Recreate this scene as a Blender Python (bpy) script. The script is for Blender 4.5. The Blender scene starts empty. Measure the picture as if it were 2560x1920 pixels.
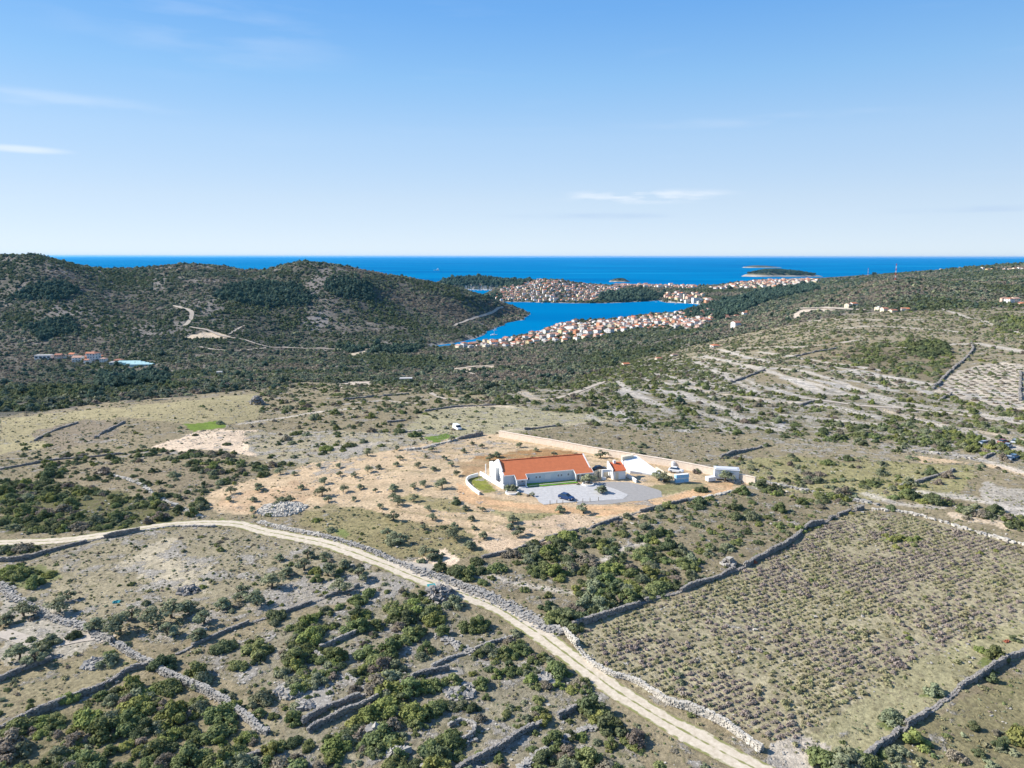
import bpy, bmesh, math, random
import numpy as np
random.seed(7); RS=np.random.RandomState(11)
SC=bpy.context.scene; COL=SC.collection
R=math.radians
# ------------------------------------------------------------ camera, sky, sun, exposure
FP=1762.0; TH=math.atan(318.5/FP); CH=150.0; ROLL=0.0013
cam=bpy.data.cameras.new('camera'); camo=bpy.data.objects.new('camera',cam); COL.objects.link(camo)
cam.sensor_width=36.0; cam.lens=36.0*FP/2560.0; cam.clip_start=1.0; cam.clip_end=200000.0
camo.location=(0,0,CH); camo.rotation_mode='XYZ'
from mathutils import Matrix, Vector
camo.matrix_world=Matrix.Translation((0,0,CH))@Matrix.Rotation(math.pi/2-TH,4,'X')@Matrix.Rotation(ROLL,4,'Z')
SC.camera=camo
SUN_EL=R(34); SUN_AZ=R(11)           # azimuth measured from -X towards +Y
sdir=Vector((-math.cos(SUN_EL)*math.cos(SUN_AZ), math.cos(SUN_EL)*math.sin(SUN_AZ), math.sin(SUN_EL)))
sl=bpy.data.lights.new('sun','SUN'); sl.energy=5.0; sl.angle=R(0.53); sl.color=(1.0,0.94,0.85)
so=bpy.data.objects.new('sun',sl); COL.objects.link(so); so.rotation_euler=sdir.to_track_quat('Z','Y').to_euler()
so.location=(-300,60,400)
W=bpy.data.worlds.new('World'); SC.world=W; W.use_nodes=True
nt=W.node_tree; nt.nodes.clear()
def N(nt,t,**k):
    n=nt.nodes.new(t)
    for a,b in k.items():
        if a.startswith('i_'): n.inputs[int(a[2:])].default_value=b
        else: setattr(n,a,b)
    return n
def L(nt,a,b): nt.links.new(a,b)
tc=N(nt,'ShaderNodeTexCoord'); sep=N(nt,'ShaderNodeSeparateXYZ'); L(nt,tc.outputs['Generated'],sep.inputs[0])
mx0=N(nt,'ShaderNodeMath',operation='MAXIMUM',i_1=0.0); L(nt,sep.outputs[2],mx0.inputs[0]); mx=N(nt,'ShaderNodeMath',operation='MULTIPLY_ADD',i_1=1.0,i_2=0.10); L(nt,mx0.outputs[0],mx.inputs[0])
cb=N(nt,'ShaderNodeCombineXYZ'); sx=N(nt,'ShaderNodeMath',operation='MULTIPLY',i_1=0.15); L(nt,sep.outputs[0],sx.inputs[0]); L(nt,sx.outputs[0],cb.inputs[0]); L(nt,sep.outputs[1],cb.inputs[1]); L(nt,mx.outputs[0],cb.inputs[2])
sky=N(nt,'ShaderNodeTexSky',sky_type='NISHITA',sun_disc=False,sun_elevation=SUN_EL,sun_rotation=math.atan2(sdir.x,sdir.y),air_density=1.0,dust_density=0.1,ozone_density=2.5,altitude=150)
L(nt,cb.outputs[0],sky.inputs[0])
hs=N(nt,'ShaderNodeHueSaturation'); hs.inputs['Saturation'].default_value=1.0; hs.inputs['Value'].default_value=3.0; gr=N(nt,'ShaderNodeValToRGB'); ge=gr.color_ramp.elements   # clear maritime air: the dome is deeper blue aloft and paler at the sea horizon
GAIN=[(0.0, (1.811, 1.413, 1.273)), (0.076, (1.97, 1.588, 1.365)), (0.154, (1.901, 1.737, 1.551)), (0.226, (1.505, 1.738, 1.702)), (0.306, (1.086, 1.595, 1.824)), (0.9, (1.5, 1.75, 1.95))]
for i,(gp_,gc) in enumerate(GAIN):
    q=ge[i] if i<2 else ge.new(gp_)
    q.position=gp_; q.color=tuple(v/3 for v in gc)+(1,)
L(nt,mx0.outputs[0],gr.inputs[0])
gm=N(nt,'ShaderNodeMix',data_type='RGBA',blend_type='MULTIPLY'); gm.inputs[0].default_value=1.0; L(nt,sky.outputs[0],gm.inputs[6]); L(nt,gr.outputs[0],gm.inputs[7])
L(nt,gm.outputs[2],hs.inputs['Color'])
# thin cirrus: noise in (azimuth, elevation) directions, stretched sideways
dv=N(nt,'ShaderNodeVectorMath',operation='NORMALIZE'); L(nt,tc.outputs['Generated'],dv.inputs[0])
mp=N(nt,'ShaderNodeMapping'); mp.inputs['Scale'].default_value=(2.2,2.2,22); L(nt,dv.outputs[0],mp.inputs[0])
cn=N(nt,'ShaderNodeTexNoise'); cn.inputs['Scale'].default_value=1.6; cn.inputs['Detail'].default_value=9; cn.inputs['Roughness'].default_value=0.62; L(nt,mp.outputs[0],cn.inputs['Vector'])
cr=N(nt,'ShaderNodeValToRGB'); cr.color_ramp.elements[0].position=0.60; cr.color_ramp.elements[1].position=0.90; L(nt,cn.outputs[0],cr.inputs[0])
cm=N(nt,'ShaderNodeMath',operation='MULTIPLY',i_1=0.06); L(nt,cr.outputs[0],cm.inputs[0])
def cloud(az,el,wa,we,scale,lo,amt):
    d=Vector((math.sin(az)*math.cos(el),math.cos(az)*math.cos(el),math.sin(el)))
    s=N(nt,'ShaderNodeVectorMath',operation='SUBTRACT'); s.inputs[1].default_value=d; L(nt,dv.outputs[0],s.inputs[0])
    m=N(nt,'ShaderNodeMapping'); m.inputs['Scale'].default_value=(1/wa,1/wa,1/we); L(nt,s.outputs[0],m.inputs[0])
    ln=N(nt,'ShaderNodeVectorMath',operation='LENGTH'); L(nt,m.outputs[0],ln.inputs[0])
    f=N(nt,'ShaderNodeMapRange'); f.inputs[1].default_value=1.0; f.inputs[2].default_value=0.2; f.interpolation_type='SMOOTHSTEP'; L(nt,ln.outputs['Value'],f.inputs[0])
    m2=N(nt,'ShaderNodeMapping'); m2.inputs['Scale'].default_value=(scale,scale,scale*6); L(nt,dv.outputs[0],m2.inputs[0])
    n=N(nt,'ShaderNodeTexNoise'); n.inputs['Scale'].default_value=1; n.inputs['Detail'].default_value=7; L(nt,m2.outputs[0],n.inputs['Vector'])
    r=N(nt,'ShaderNodeMapRange'); r.inputs[1].default_value=lo; r.inputs[2].default_value=lo+0.22; r.inputs[4].default_value=amt; L(nt,n.outputs[0],r.inputs[0])
    o=N(nt,'ShaderNodeMath',operation='MULTIPLY'); L(nt,f.outputs[0],o.inputs[0]); L(nt,r.outputs[0],o.inputs[1])
    return o
def azel(u,v):
    a=(u-1280)/FP; b=(v-960)/FP
    fw=math.cos(TH)-b*math.sin(TH); dn=math.sin(TH)+b*math.cos(TH)
    return math.atan2(a,fw), -math.atan2(dn,math.hypot(a,fw))
acc=cm
for (u,v,wu,wv,sc,lo,am) in ((1610,490,260,22,14,.46,.6),(1480,540,290,12,9,.36,-.35),(2480,520,260,10,9,.40,-.35),(50,374,110,10,9,.35,.40),(520,70,420,130,7,.46,.10),(90,245,330,22,8,.42,.16),(1900,300,420,18,8,.42,.10)):
    az,el=azel(u,v)
    o=cloud(az,el,wu/FP,wv/FP,sc,lo,am)
    ad=N(nt,'ShaderNodeMath',operation='ADD'); L(nt,acc.outputs[0],ad.inputs[0]); L(nt,o.outputs[0],ad.inputs[1]); acc=ad
mxp=N(nt,'ShaderNodeMath',operation='MAXIMUM',i_1=0.0); L(nt,acc.outputs[0],mxp.inputs[0])
mnp=N(nt,'ShaderNodeMath',operation='MINIMUM',i_1=0.0); L(nt,acc.outputs[0],mnp.inputs[0])
mix=N(nt,'ShaderNodeMix',data_type='RGBA'); mix.inputs[7].default_value=(8.5,8.6,8.9,1)
L(nt,mxp.outputs[0],mix.inputs[0]); L(nt,hs.outputs[0],mix.inputs[6])
neg=N(nt,'ShaderNodeMath',operation='MULTIPLY',i_1=-1.0); L(nt,mnp.outputs[0],neg.inputs[0])
mix2=N(nt,'ShaderNodeMix',data_type='RGBA'); mix2.inputs[7].default_value=(3.6,4.9,7.0,1)
L(nt,neg.outputs[0],mix2.inputs[0]); L(nt,mix.outputs[2],mix2.inputs[6])
bg=N(nt,'ShaderNodeBackground'); bg.inputs[1].default_value=0.075; L(nt,mix2.outputs[2],bg.inputs[0])
wo=N(nt,'ShaderNodeOutputWorld'); L(nt,bg.outputs[0],wo.inputs[0])
SC.view_settings.view_transform='Standard'; SC.view_settings.look='None'; SC.view_settings.gamma=1; SC.view_settings.exposure=0.75
SC.cycles.max_bounces=4; SC.cycles.volume_bounces=1; SC.cycles.diffuse_bounces=2

# ------------------------------------------------------------ maths: noise, terrain, pixel rays
def vn(x,y,seed=0):
    xi=np.floor(x).astype(np.int64); yi=np.floor(y).astype(np.int64); fx=x-xi; fy=y-yi
    fx=fx*fx*(3-2*fx); fy=fy*fy*(3-2*fy)
    def h(a,b):
        n=(a*374761393+b*668265263+seed*144269)&0x7fffffff
        n=((n^(n>>13))*1274126177)&0x7fffffff
        n=(n^(n>>16))&0xffff
        return n/65535.0
    return (h(xi,yi)*(1-fx)+h(xi+1,yi)*fx)*(1-fy)+(h(xi,yi+1)*(1-fx)+h(xi+1,yi+1)*fx)*fy
def fbm(x,y,oct=4,seed=0):
    s=0;a=.5;t=0
    for i in range(oct):
        s=s+a*vn(x,y,seed+i*17); t+=a; a*=.5; x=x*2.03+13.1; y=y*2.03+7.7
    return s/t
def rayc(u,v):
    a=(np.asarray(u,float)-1280)/FP; b=(np.asarray(v,float)-960)/FP
    c,s=math.cos(ROLL),math.sin(ROLL)
    # camera-space direction (x right, y up, z back); roll about view axis
    xr=a*c+b*s; yr=a*s-b*c
    fw=math.cos(TH)+yr*math.sin(TH); dn=math.sin(TH)-yr*math.cos(TH)
    return xr,fw,dn
def proj(x,y,z):
    dx=np.asarray(x,float); dy=np.asarray(y,float); dz=np.asarray(z,float)-CH
    depth=dy*math.cos(TH)-dz*math.sin(TH); yr=dy*math.sin(TH)+dz*math.cos(TH)
    depth=np.maximum(depth,1e-3)
    a=dx/depth; b=-yr/depth; c,s=math.cos(ROLL),math.sin(ROLL)
    return 1280+FP*(a*c-b*s*1.0), 960+FP*(b*c+a*s)
def SP(u,v,z=0.0):
    xr,fw,dn=rayc(u,v); t=(CH-z)/dn; return xr*t, fw*t
# control points: ('z',u,v,elev) | ('y',u,v,Y) | ('w',u,Y,elev)
CP=[]
def cz(*l):
    for u,v,z in l:
        x,y=SP(u,v,z); CP.append((float(x),float(y),z))
def cy(*l):
    for u,v,Y in l:
        v=v+(15 if v<682 and Y<2200 and u<1100 else (6 if v<750 and Y>1550 and u<1300 else 0))
        xr,fw,dn=rayc(u,v); t=Y/fw; CP.append((float(xr*t),Y,float(CH-dn*t)))
def cw(*l):
    for u,Y,z in l: CP.append(((u-1280)/FP*Y,Y,z))
cw((-800,20,89),(1280,20,90),(3400,20,91),(-800,70,89),(3400,70,91))
cz((-300,1920,90),(600,1920,90),(1280,1920,90),(2000,1920,90),(2900,1920,91),
   (-200,1500,89.5),(600,1500,90),(1280,1500,90),(2000,1500,90),(2800,1500,91),
   (0,1215,88.5),(500,1215,89.5),(1000,1215,90),(1350,1215,90),(1650,1215,90),(2100,1215,90),(2560,1215,91),(3000,1215,92),
   (600,1120,87.5),(1280,1090,88.5),(0,1100,86.5),
   (-300,1045,84),(0,1042,84),(250,1015,84),(600,982,84),(640,1003,84),(900,985,83),(1280,985,82),(1500,960,80),
   (1280,930,55),(1280,900,25),(1100,885,8),(1500,880,30),(1000,960,68),(1700,900,60),(1800,850,60),(1750,820,30),(1600,850,33),
   (2000,800,80),(2000,900,82),(2400,900,86),(2700,900,90),(2000,1050,86),(2560,1050,89),(3000,1050,92),(1650,985,84),
   (-300,900,12),(0,900,10),(220,905,8),(600,900,15),(900,895,16),(900,872,5),(0,965,48),(300,962,52),(600,940,48),(900,940,50),
   (2200,775,92),(2560,775,96),(2900,775,100),(2200,720,95),(2560,700,106),(2900,700,110),(1750,792,3),(1900,790,36),(1850,745,10),(2000,745,36),(2100,720,52),(2200,742,76),(2560,740,100),
   (2200,690,70),(1990,702,6),(1900,706,6),(2350,680,86),(1300,840,2),(1450,812,3),(1600,800,3),
   (1450,722,22),(1600,735,14),(1300,750,3),(1400,748,7),(1550,717,6),(1700,722,8),(1750,745,8),(1650,745,4),(1380,728,30))
cy((745,649,1650),(600,672,1720),(900,664,1700),(1000,689,1750),(1090,706,1770),(1165,723,1800),(1235,747,1850),
   (745,690,1590),(745,720,1500),(745,780,1350),(745,840,1230),(560,720,1480),(900,720,1540),(900,800,1350),
   (110,636,1500),(0,640,1480),(-300,650,1500),(264,660,1750),(400,652,1880),(480,647,1900),(560,655,1830),(640,667,1770),
   (300,720,1460),(300,780,1260),(0,720,1340),(-300,720,1340),(0,800,1150),(-300,800,1150),(300,840,1095),(480,760,1340),
   (1000,800,1400),(1000,740,1580),(1150,800,1500),(1080,850,1240),(1250,790,1760),
   (2560,661,3060),(2433,669,3400),(2900,655,3000),
   (1360,704,2850),(1430,710,2950),(1300,715,2800),(1193,691,3750),(1100,702,3650),(1290,704,3680))
cw((110,2300,40),(480,2400,40),(745,2200,60),(900,2300,30),(-300,2300,40),(1150,2150,10),
   (2200,5500,5),(2560,5500,40),(2900,5500,50),(2560,7500,10),(1800,4500,1))
CP=np.array(CP)
def feat(x,y):
    yy=np.maximum(y,15.0); q=np.clip(x/yy,-1.0,1.0)*2.6
    return q,np.log(yy)*1.25
def tps_fit():
    q,l=feat(CP[:,0],CP[:,1]); n=len(q)
    d2=(q[:,None]-q[None])**2+(l[:,None]-l[None])**2
    K=.5*d2*np.log(d2+1e-12); K[np.diag_indices(n)]=1e-4
    P=np.stack([np.ones(n),q,l],1); A=np.zeros((n+3,n+3)); A[:n,:n]=K; A[:n,n:]=P; A[n:,:n]=P.T
    return np.linalg.solve(A,np.concatenate([CP[:,2],[0,0,0]])),q,l
TW,TQ,TL=tps_fit()
def tps(x,y):
    q,l=feat(x,y); out=TW[-3]+TW[-2]*q+TW[-1]*l
    for i in range(len(TQ)):
        d2=(q-TQ[i])**2+(l-TL[i])**2
        out=out+TW[i]*.5*d2*np.log(d2+1e-12)
    return out
def wp(u,Y): return ((u-1280)/FP*Y,Y)
COAST=[SP(*p) for p in [(1079,872),(1128,867),(1180,858),(1250,850),(1335,835),(1376,817),(1429,805),(1551,797),(1616,787),(1685,782),(1746,772),(1765,763),(1720,758),(1673,757),(1650,751),(1632,752),(1570,756),(1510,758),(1429,758),(1307,755),(1258,755),(1222,751),(1200,742),(1215,737),(1250,732),(1290,729),(1270,725),(1200,724),(1140,723),(1085,720),(1075,714),(1095,709.5),(1200,707.5),(1323,708.5),(1400,712),(1480,713),(1550,714.5),(1660,714.5),(1740,719),(1774,718),(1823,710),(1904,699),(1985,697),(2050,695),(2107,691.5)]]
COAST+=[wp(2200,6500),wp(2400,7500),wp(3400,8000),(14000,4000),(14000,-3000),(-14000,-3000),(-14000,2600),wp(-600,2600),wp(0,2600),wp(400,2700),wp(700,2600),wp(950,2450),wp(1150,2250),wp(1270,2060)]
COAST+=[SP(*p) for p in [(1332,785),(1307,799),(1254,815),(1217,831),(1185,848),(1144,858),(1079,865)]]
COAST=[(float(a),float(b)) for a,b in COAST]
def inpoly(x,y,poly):
    ins=np.zeros(x.shape,bool); n=len(poly)
    for i in range(n):
        x1,y1=poly[i]; x2,y2=poly[(i+1)%n]
        if y1==y2: continue
        c=((y1>y)!=(y2>y))&(x<(x2-x1)*(y-y1)/(y2-y1)+x1)
        ins^=c
    return ins
def dline(x,y,pts,closed=False):
    d=np.full(x.shape,1e12); n=len(pts)
    for i in range(n if closed else n-1):
        x1,y1=pts[i]; x2,y2=pts[(i+1)%n]; dx=x2-x1; dy=y2-y1; l2=dx*dx+dy*dy+1e-9
        t=np.clip(((x-x1)*dx+(y-y1)*dy)/l2,0,1)
        d=np.minimum(d,(x-x1-t*dx)**2+(y-y1-t*dy)**2)
    return np.sqrt(d)
NA,NR=720,1000
AZ=np.linspace(-1.02,1.02,NA); LR=np.linspace(math.log(18),math.log(9500),NR)
def build_height():
    A,Lr=np.meshgrid(AZ,LR); Y=np.exp(Lr); X=A*Y       # A is X/Y
    z=tps(X,Y)
    jx=X+(fbm(X/90,Y/90,3,5)-.5)*36; jy=Y+(fbm(X/90,Y/90,3,9)-.5)*36
    far=np.clip((Y-900)/600,0,1)
    jx=X*(1-far)+jx*far; jy=Y*(1-far)+jy*far
    d=dline(jx,jy,COAST,True); ins=inpoly(jx,jy,COAST)
    amp=np.interp(Y,[0,150,260,400,900,1300,2200],[.5,.5,.8,2.2,3.5,12,12])
    hill=np.clip((z-12)/50,0,1)
    n=(fbm(X/170,Y/170,4,2)-.5)*amp*(np.where(Y>900,.25+.75*hill,1))+(fbm(X/28,Y/28,3,4)-.5)*np.interp(Y,[0,250,900],[.5,.8,3.0])
    flat=np.clip(1-np.hypot(X-18,(Y-176)*1.1)/34,0,1); flat=np.clip(flat*2.2,0,1)
    z=(z+n)*(1-flat)+90.0*flat
    z=np.clip(z,2.6,175)
    zl=np.minimum(z,0.5+d*0.6)
    z=np.where(ins,zl,-0.4-np.minimum(d*0.06,5))
    return X,Y,z
GX,GY,GZ_=build_height()
def hgt(x,y):
    x=np.asarray(x,float); y=np.maximum(np.asarray(y,float),18.5)
    fa=np.clip((x/y-AZ[0])/(AZ[1]-AZ[0]),0,NA-1.001); fr=np.clip((np.log(y)-LR[0])/(LR[1]-LR[0]),0,NR-1.001)
    ia=fa.astype(int); ir=fr.astype(int); fa=fa-ia; fr=fr-ir
    return (GZ_[ir,ia]*(1-fa)+GZ_[ir,ia+1]*fa)*(1-fr)+(GZ_[ir+1,ia]*(1-fa)+GZ_[ir+1,ia+1]*fa)*fr
def G(u,v):
    """pixel of the photograph -> point of the terrain (first hit)"""
    u=np.atleast_1d(np.asarray(u,float)); v=np.atleast_1d(np.asarray(v,float))
    xr,fw,dn=rayc(u,v); done=np.zeros(u.shape,bool); res=np.full(u.shape,np.nan); Y=45.0; prevY=45.0
    while Y<7000 and not done.all():
        t=Y/fw; h=hgt(xr*t,np.full(u.shape,Y)); below=(CH-dn*t)<=h
        new=below&~done
        if new.any(): res[new]=Y; done|=new
        prevY=Y; Y*=1.004
    res=np.where(np.isnan(res),6000,res)
    lo=res/1.004; hi=res.copy()
    for _ in range(12):
        m=(lo+hi)/2; t=m/fw; b=(CH-dn*t)<=hgt(xr*t,m); hi=np.where(b,m,hi); lo=np.where(b,lo,m)
    t=hi/fw; x=xr*t; return x,hi,hgt(x,hi)
def g1(u,v):
    x,y,z=G(u,v); return float(x[0]),float(y[0]),float(z[0])
def gl(pts):
    u,v=zip(*pts); x,y,z=G(u,v); return list(zip(x.tolist(),y.tolist(),z.tolist()))

# ------------------------------------------------------------ object helpers
def tag(o,label=None,cat=None,group=None,kind=None):
    if label: o['label']=label
    if cat: o['category']=cat
    if group: o['group']=group
    if kind: o['kind']=kind
    return o
def empty(name,loc,rz=0,**k):
    o=bpy.data.objects.new(name,None); COL.objects.link(o); o.location=loc; o.rotation_euler=(0,0,rz); o.empty_display_size=.5
    return tag(o,**k)
class MB:
    def __init__(s): s.v=[]; s.f=[]; s.m=[]
    def add(s,vs,fs,m=0):
        b=len(s.v); s.v+= [tuple(p) for p in vs]; s.f+=[tuple(i+b for i in f) for f in fs]; s.m+=[m]*len(fs)
    def box(s,x0,x1,y0,y1,z0,z1,m=0,fr=None):
        vs=[(x,y,z) for z in (z0,z1) for x,y in ((x0,y0),(x1,y0),(x1,y1),(x0,y1))]
        if fr: vs=[fr(*p) for p in vs]
        s.add(vs,[(3,2,1,0),(4,5,6,7),(0,1,5,4),(1,2,6,5),(2,3,7,6),(3,0,4,7)],m)
    def prism(s,poly,z0,z1,m=0):
        """poly: ccw xy list, z0/z1 numbers"""
        n=len(poly); vs=[(x,y,z0) for x,y in poly]+[(x,y,z1) for x,y in poly]
        s.add(vs,[tuple(range(n-1,-1,-1)),tuple(range(n,2*n))]+[(i,(i+1)%n,n+(i+1)%n,n+i) for i in range(n)],m)
    def xprism(s,prof,x0,x1,m=0):
        """profile in (y,z), extruded along x"""
        n=len(prof); vs=[(x0,y,z) for y,z in prof]+[(x1,y,z) for y,z in prof]
        s.add(vs,[tuple(range(n)),tuple(range(2*n-1,n-1,-1))]+[((i+1)%n,i,n+i,n+(i+1)%n) for i in range(n)],m)
    def loft(s,secs,m=0,cap=True):
        n=len(secs[0]); b=[]
        vs=[p for q in secs for p in q]; fs=[]
        for k in range(len(secs)-1):
            for i in range(n):
                j=(i+1)%n; fs.append((k*n+i,k*n+j,(k+1)*n+j,(k+1)*n+i))
        if cap: fs+= [tuple(range(n-1,-1,-1)),tuple(range((len(secs)-1)*n,len(secs)*n))]
        s.add(vs,fs,m)
    def tube(s,pts,rad,n=6,m=0):
        secs=[]
        for i,p in enumerate(pts):
            a=Vector(pts[max(0,i-1)]); b=Vector(pts[min(len(pts)-1,i+1)]); d=(b-a).normalized()
            u=d.cross(Vector((0,0,1)));  u=Vector((1,0,0)) if u.length<.05 else u.normalized()
            w=u.cross(d); r=rad[i] if isinstance(rad,(list,tuple)) else rad; p=Vector(p)
            secs.append([tuple(p+(u*math.cos(k*2*math.pi/n)-w*math.sin(k*2*math.pi/n))*r) for k in range(n)])
        s.loft(secs,m)
    def mesh(s,name,mats):
        me=bpy.data.meshes.new(name); me.from_pydata(s.v,[],s.f)
        for m in (mats if isinstance(mats,(list,tuple)) else [mats]): me.materials.append(m)
        if any(s.m): me.polygons.foreach_set('material_index',s.m)
        me.update(); return me
    def build(s,name,mats,parent=None,**k):
        bm_=s.mesh(name,mats); o=bpy.data.objects.new(name,bm_); COL.objects.link(o)
        if parent: o.parent=parent
        b=bmesh.new(); b.from_mesh(bm_); bmesh.ops.recalc_face_normals(b,faces=b.faces); b.to_mesh(bm_); b.free()
        return tag(o,**k)
def meshobj(name,me,parent=None,**k):
    o=bpy.data.objects.new(name,me); COL.objects.link(o)
    if parent: o.parent=parent
    return tag(o,**k)
def npmesh(name,verts,quads=None,tris=None,mats=(),smooth=False,midx=None):
    me=bpy.data.meshes.new(name); verts=np.asarray(verts,np.float32)
    me.vertices.add(len(verts)); me.vertices.foreach_set('co',verts.ravel())
    arrs=[];k=0
    if quads is not None and len(quads): F=np.asarray(quads,np.int32); w=4
    else: F=np.asarray(tris,np.int32); w=3
    me.loops.add(F.size); me.loops.foreach_set('vertex_index',F.ravel())
    me.polygons.add(len(F)); me.polygons.foreach_set('loop_start',np.arange(0,F.size,w,dtype=np.int32)); me.polygons.foreach_set('loop_total',np.full(len(F),w,np.int32))
    for m in mats: me.materials.append(m)
    if midx is not None: me.polygons.foreach_set('material_index',np.asarray(midx,np.int32))
    me.polygons.foreach_set('use_smooth',np.full(len(F),smooth)); me.update(calc_edges=True); me.validate(); return me

# ------------------------------------------------------------ materials
def mat(name,c,rough=.9,spec=.2,metal=0.,var=0.0,vscale=1.0,bump=0.0,rnd=0.0,c2=None):
    m=bpy.data.materials.new(name); m.use_nodes=True; t=m.node_tree; p=t.nodes['Principled BSDF']
    p.inputs['Base Color'].default_value=(*c,1); p.inputs['Roughness'].default_value=rough; p.inputs['Specular IOR Level'].default_value=spec; p.inputs['Metallic'].default_value=metal
    cur=None
    if var or c2:
        tcn=N(t,'ShaderNodeTexCoord'); n=N(t,'ShaderNodeTexNoise'); n.inputs['Scale'].default_value=vscale; n.inputs['Detail'].default_value=6; n.inputs['Roughness'].default_value=.65; L(t,tcn.outputs['Object'],n.inputs['Vector'])
        x=N(t,'ShaderNodeMix',data_type='RGBA'); r=N(t,'ShaderNodeMapRange'); r.inputs[1].default_value=.3; r.inputs[2].default_value=.7; L(t,n.outputs[0],r.inputs[0]); L(t,r.outputs[0],x.inputs[0])
        a=c2 if c2 else tuple(v*(1-var) for v in c); b=c if c2 else tuple(min(1,v*(1+var)) for v in c)
        x.inputs[6].default_value=(*a,1); x.inputs[7].default_value=(*b,1); cur=x.outputs[2]
        if bump:
            bp=N(t,'ShaderNodeBump'); bp.inputs['Strength'].default_value=bump; bp.inputs['Distance'].default_value=.1; L(t,n.outputs[0],bp.inputs['Height']); L(t,bp.outputs[0],p.inputs['Normal'])
    if rnd:
        oi=N(t,'ShaderNodeObjectInfo'); h=N(t,'ShaderNodeHueSaturation'); r=N(t,'ShaderNodeMapRange'); r.inputs[3].default_value=1-rnd; r.inputs[4].default_value=1+rnd; L(t,oi.outputs['Random'],r.inputs[0]); L(t,r.outputs[0],h.inputs['Value'])
        m1=N(t,'ShaderNodeMath',operation='MULTIPLY',i_1=7.31); fr=N(t,'ShaderNodeMath',operation='FRACT'); L(t,oi.outputs['Random'],m1.inputs[0]); L(t,m1.outputs[0],fr.inputs[0])
        r2=N(t,'ShaderNodeMapRange'); r2.inputs[3].default_value=.48; r2.inputs[4].default_value=.52; L(t,fr.outputs[0],r2.inputs[0]); L(t,r2.outputs[0],h.inputs['Hue'])
        if cur: L(t,cur,h.inputs['Color'])
        else: h.inputs['Color'].default_value=(*c,1)
        cur=h.outputs[0]
    if cur: L(t,cur,p.inputs['Base Color'])
    return m
M={}
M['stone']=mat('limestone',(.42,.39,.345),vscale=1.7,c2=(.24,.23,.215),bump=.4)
M['stone_dark']=mat('dark_limestone',(.35,.325,.295),c2=(.19,.175,.160),vscale=1.7,bump=.4)  # the limestone in a darker tone
M['stone_pale']=mat('pale_limestone',(.58,.54,.47),c2=(.36,.33,.285),vscale=1.3,bump=.4)  # the limestone in a lighter tone
M['stone_beige']=mat('beige_stonework',(.62,.50,.39),c2=(.48,.36,.27),vscale=1.2,bump=.3)
M['stone_wallpale']=mat('pale_pink_stonework',(.80,.68,.56),c2=(.62,.51,.41),vscale=1.2,bump=.3)
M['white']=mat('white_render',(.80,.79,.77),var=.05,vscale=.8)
M['white_shaded']=mat('white_render_shade_tint',(.70,.74,.78),c2=(.60,.66,.72),vscale=.9)  # white render with the facade's blue-grey shade put into its colour
M['cream']=mat('cream_render',(.68,.60,.46),var=.06,vscale=.5)
M['rooforange']=mat('orange_roof_tiles',(.62,.175,.075),c2=(.50,.10,.04),vscale=2.2,rough=.85)
M['glass']=mat('dark_glass',(.03,.05,.08),rough=.15,spec=.6)
M['frame']=mat('white_frame',(.75,.76,.78),rough=.5)
M['gravel']=mat('pale_gravel',(.50,.49,.48),c2=(.36,.355,.35),vscale=1.1,bump=.3)
M['asphalt']=mat('grey_grit',(.33,.315,.30),c2=(.26,.25,.24),vscale=1.2,bump=.2)
M['lawn']=mat('lawn',(.20,.42,.04),c2=(.14,.33,.03),vscale=3)
M['bark']=mat('bark',(.16,.13,.10),c2=(.09,.075,.06),vscale=5,bump=.5)
M['carblue']=mat('blue_car_paint',(.012,.04,.13),rough=.25,spec=.6)
M['carwhite']=mat('white_car_paint',(.78,.78,.78),rough=.3,spec=.5)
M['carblack']=mat('black_car_paint',(.012,.013,.016),rough=.25,spec=.6)
M['carred']=mat('red_car_paint',(.26,.06,.05),rough=.3,spec=.5)
M['cargrey']=mat('grey_car_paint',(.35,.38,.42),rough=.3,spec=.5)
M['scrapblue']=mat('faded_blue_paint',(.12,.22,.34),rough=.5)
M['tyre']=mat('tyre_rubber',(.02,.02,.02)); M['rim']=mat('wheel_rim',(.5,.5,.52),rough=.4,metal=.6)
M['lamp']=mat('headlight_glass',(.7,.7,.7),rough=.2)
M['lblue']=mat('light_blue_plastic',(.10,.52,.90),rough=.5); M['teal']=mat('teal_tarpaulin',(.03,.25,.27),rough=.6)
M['aqua']=mat('greenhouse_film',(.42,.62,.62),rough=.4,spec=.4)
M['steel']=mat('galvanised_steel',(.55,.56,.58),rough=.5)
M['rust']=mat('rusty_brown',(.28,.09,.05),var=.3,vscale=3)
M['wood']=mat('grey_wood',(.22,.18,.14),var=.3,vscale=3)
M['redpaint']=mat('red_paint',(.55,.06,.04)); M['whitepaint']=mat('white_paint',(.8,.8,.8))
# foliage
def fol(name,c,c2,rnd=.22):
    c=tuple(v*FB for v in c); c2=tuple(v*FB for v in c2)
    m=mat(name,c,c2=c2,vscale=1.6,rough=.85,spec=.12,rnd=rnd); t=m.node_tree; p=t.nodes['Principled BSDF']; o=t.nodes['Material Output']
    tr=N(t,'ShaderNodeBsdfTranslucent'); ms=N(t,'ShaderNodeMixShader',i_0=.30); src=p.inputs['Base Color'].links[0].from_socket
    L(t,src,tr.inputs[0]); L(t,p.outputs[0],ms.inputs[1]); L(t,tr.outputs[0],ms.inputs[2]); L(t,ms.outputs[0],o.inputs[0]); return m
FB=2.45
M['f_holm']=fol('dark_green_leaves',(.074,.088,.044),(.050,.060,.032))
M['f_mastic']=fol('green_leaves',(.108,.122,.050),(.070,.082,.036))
M['f_bright']=fol('bright_green_leaves',(.138,.150,.050),(.092,.102,.036))
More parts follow.
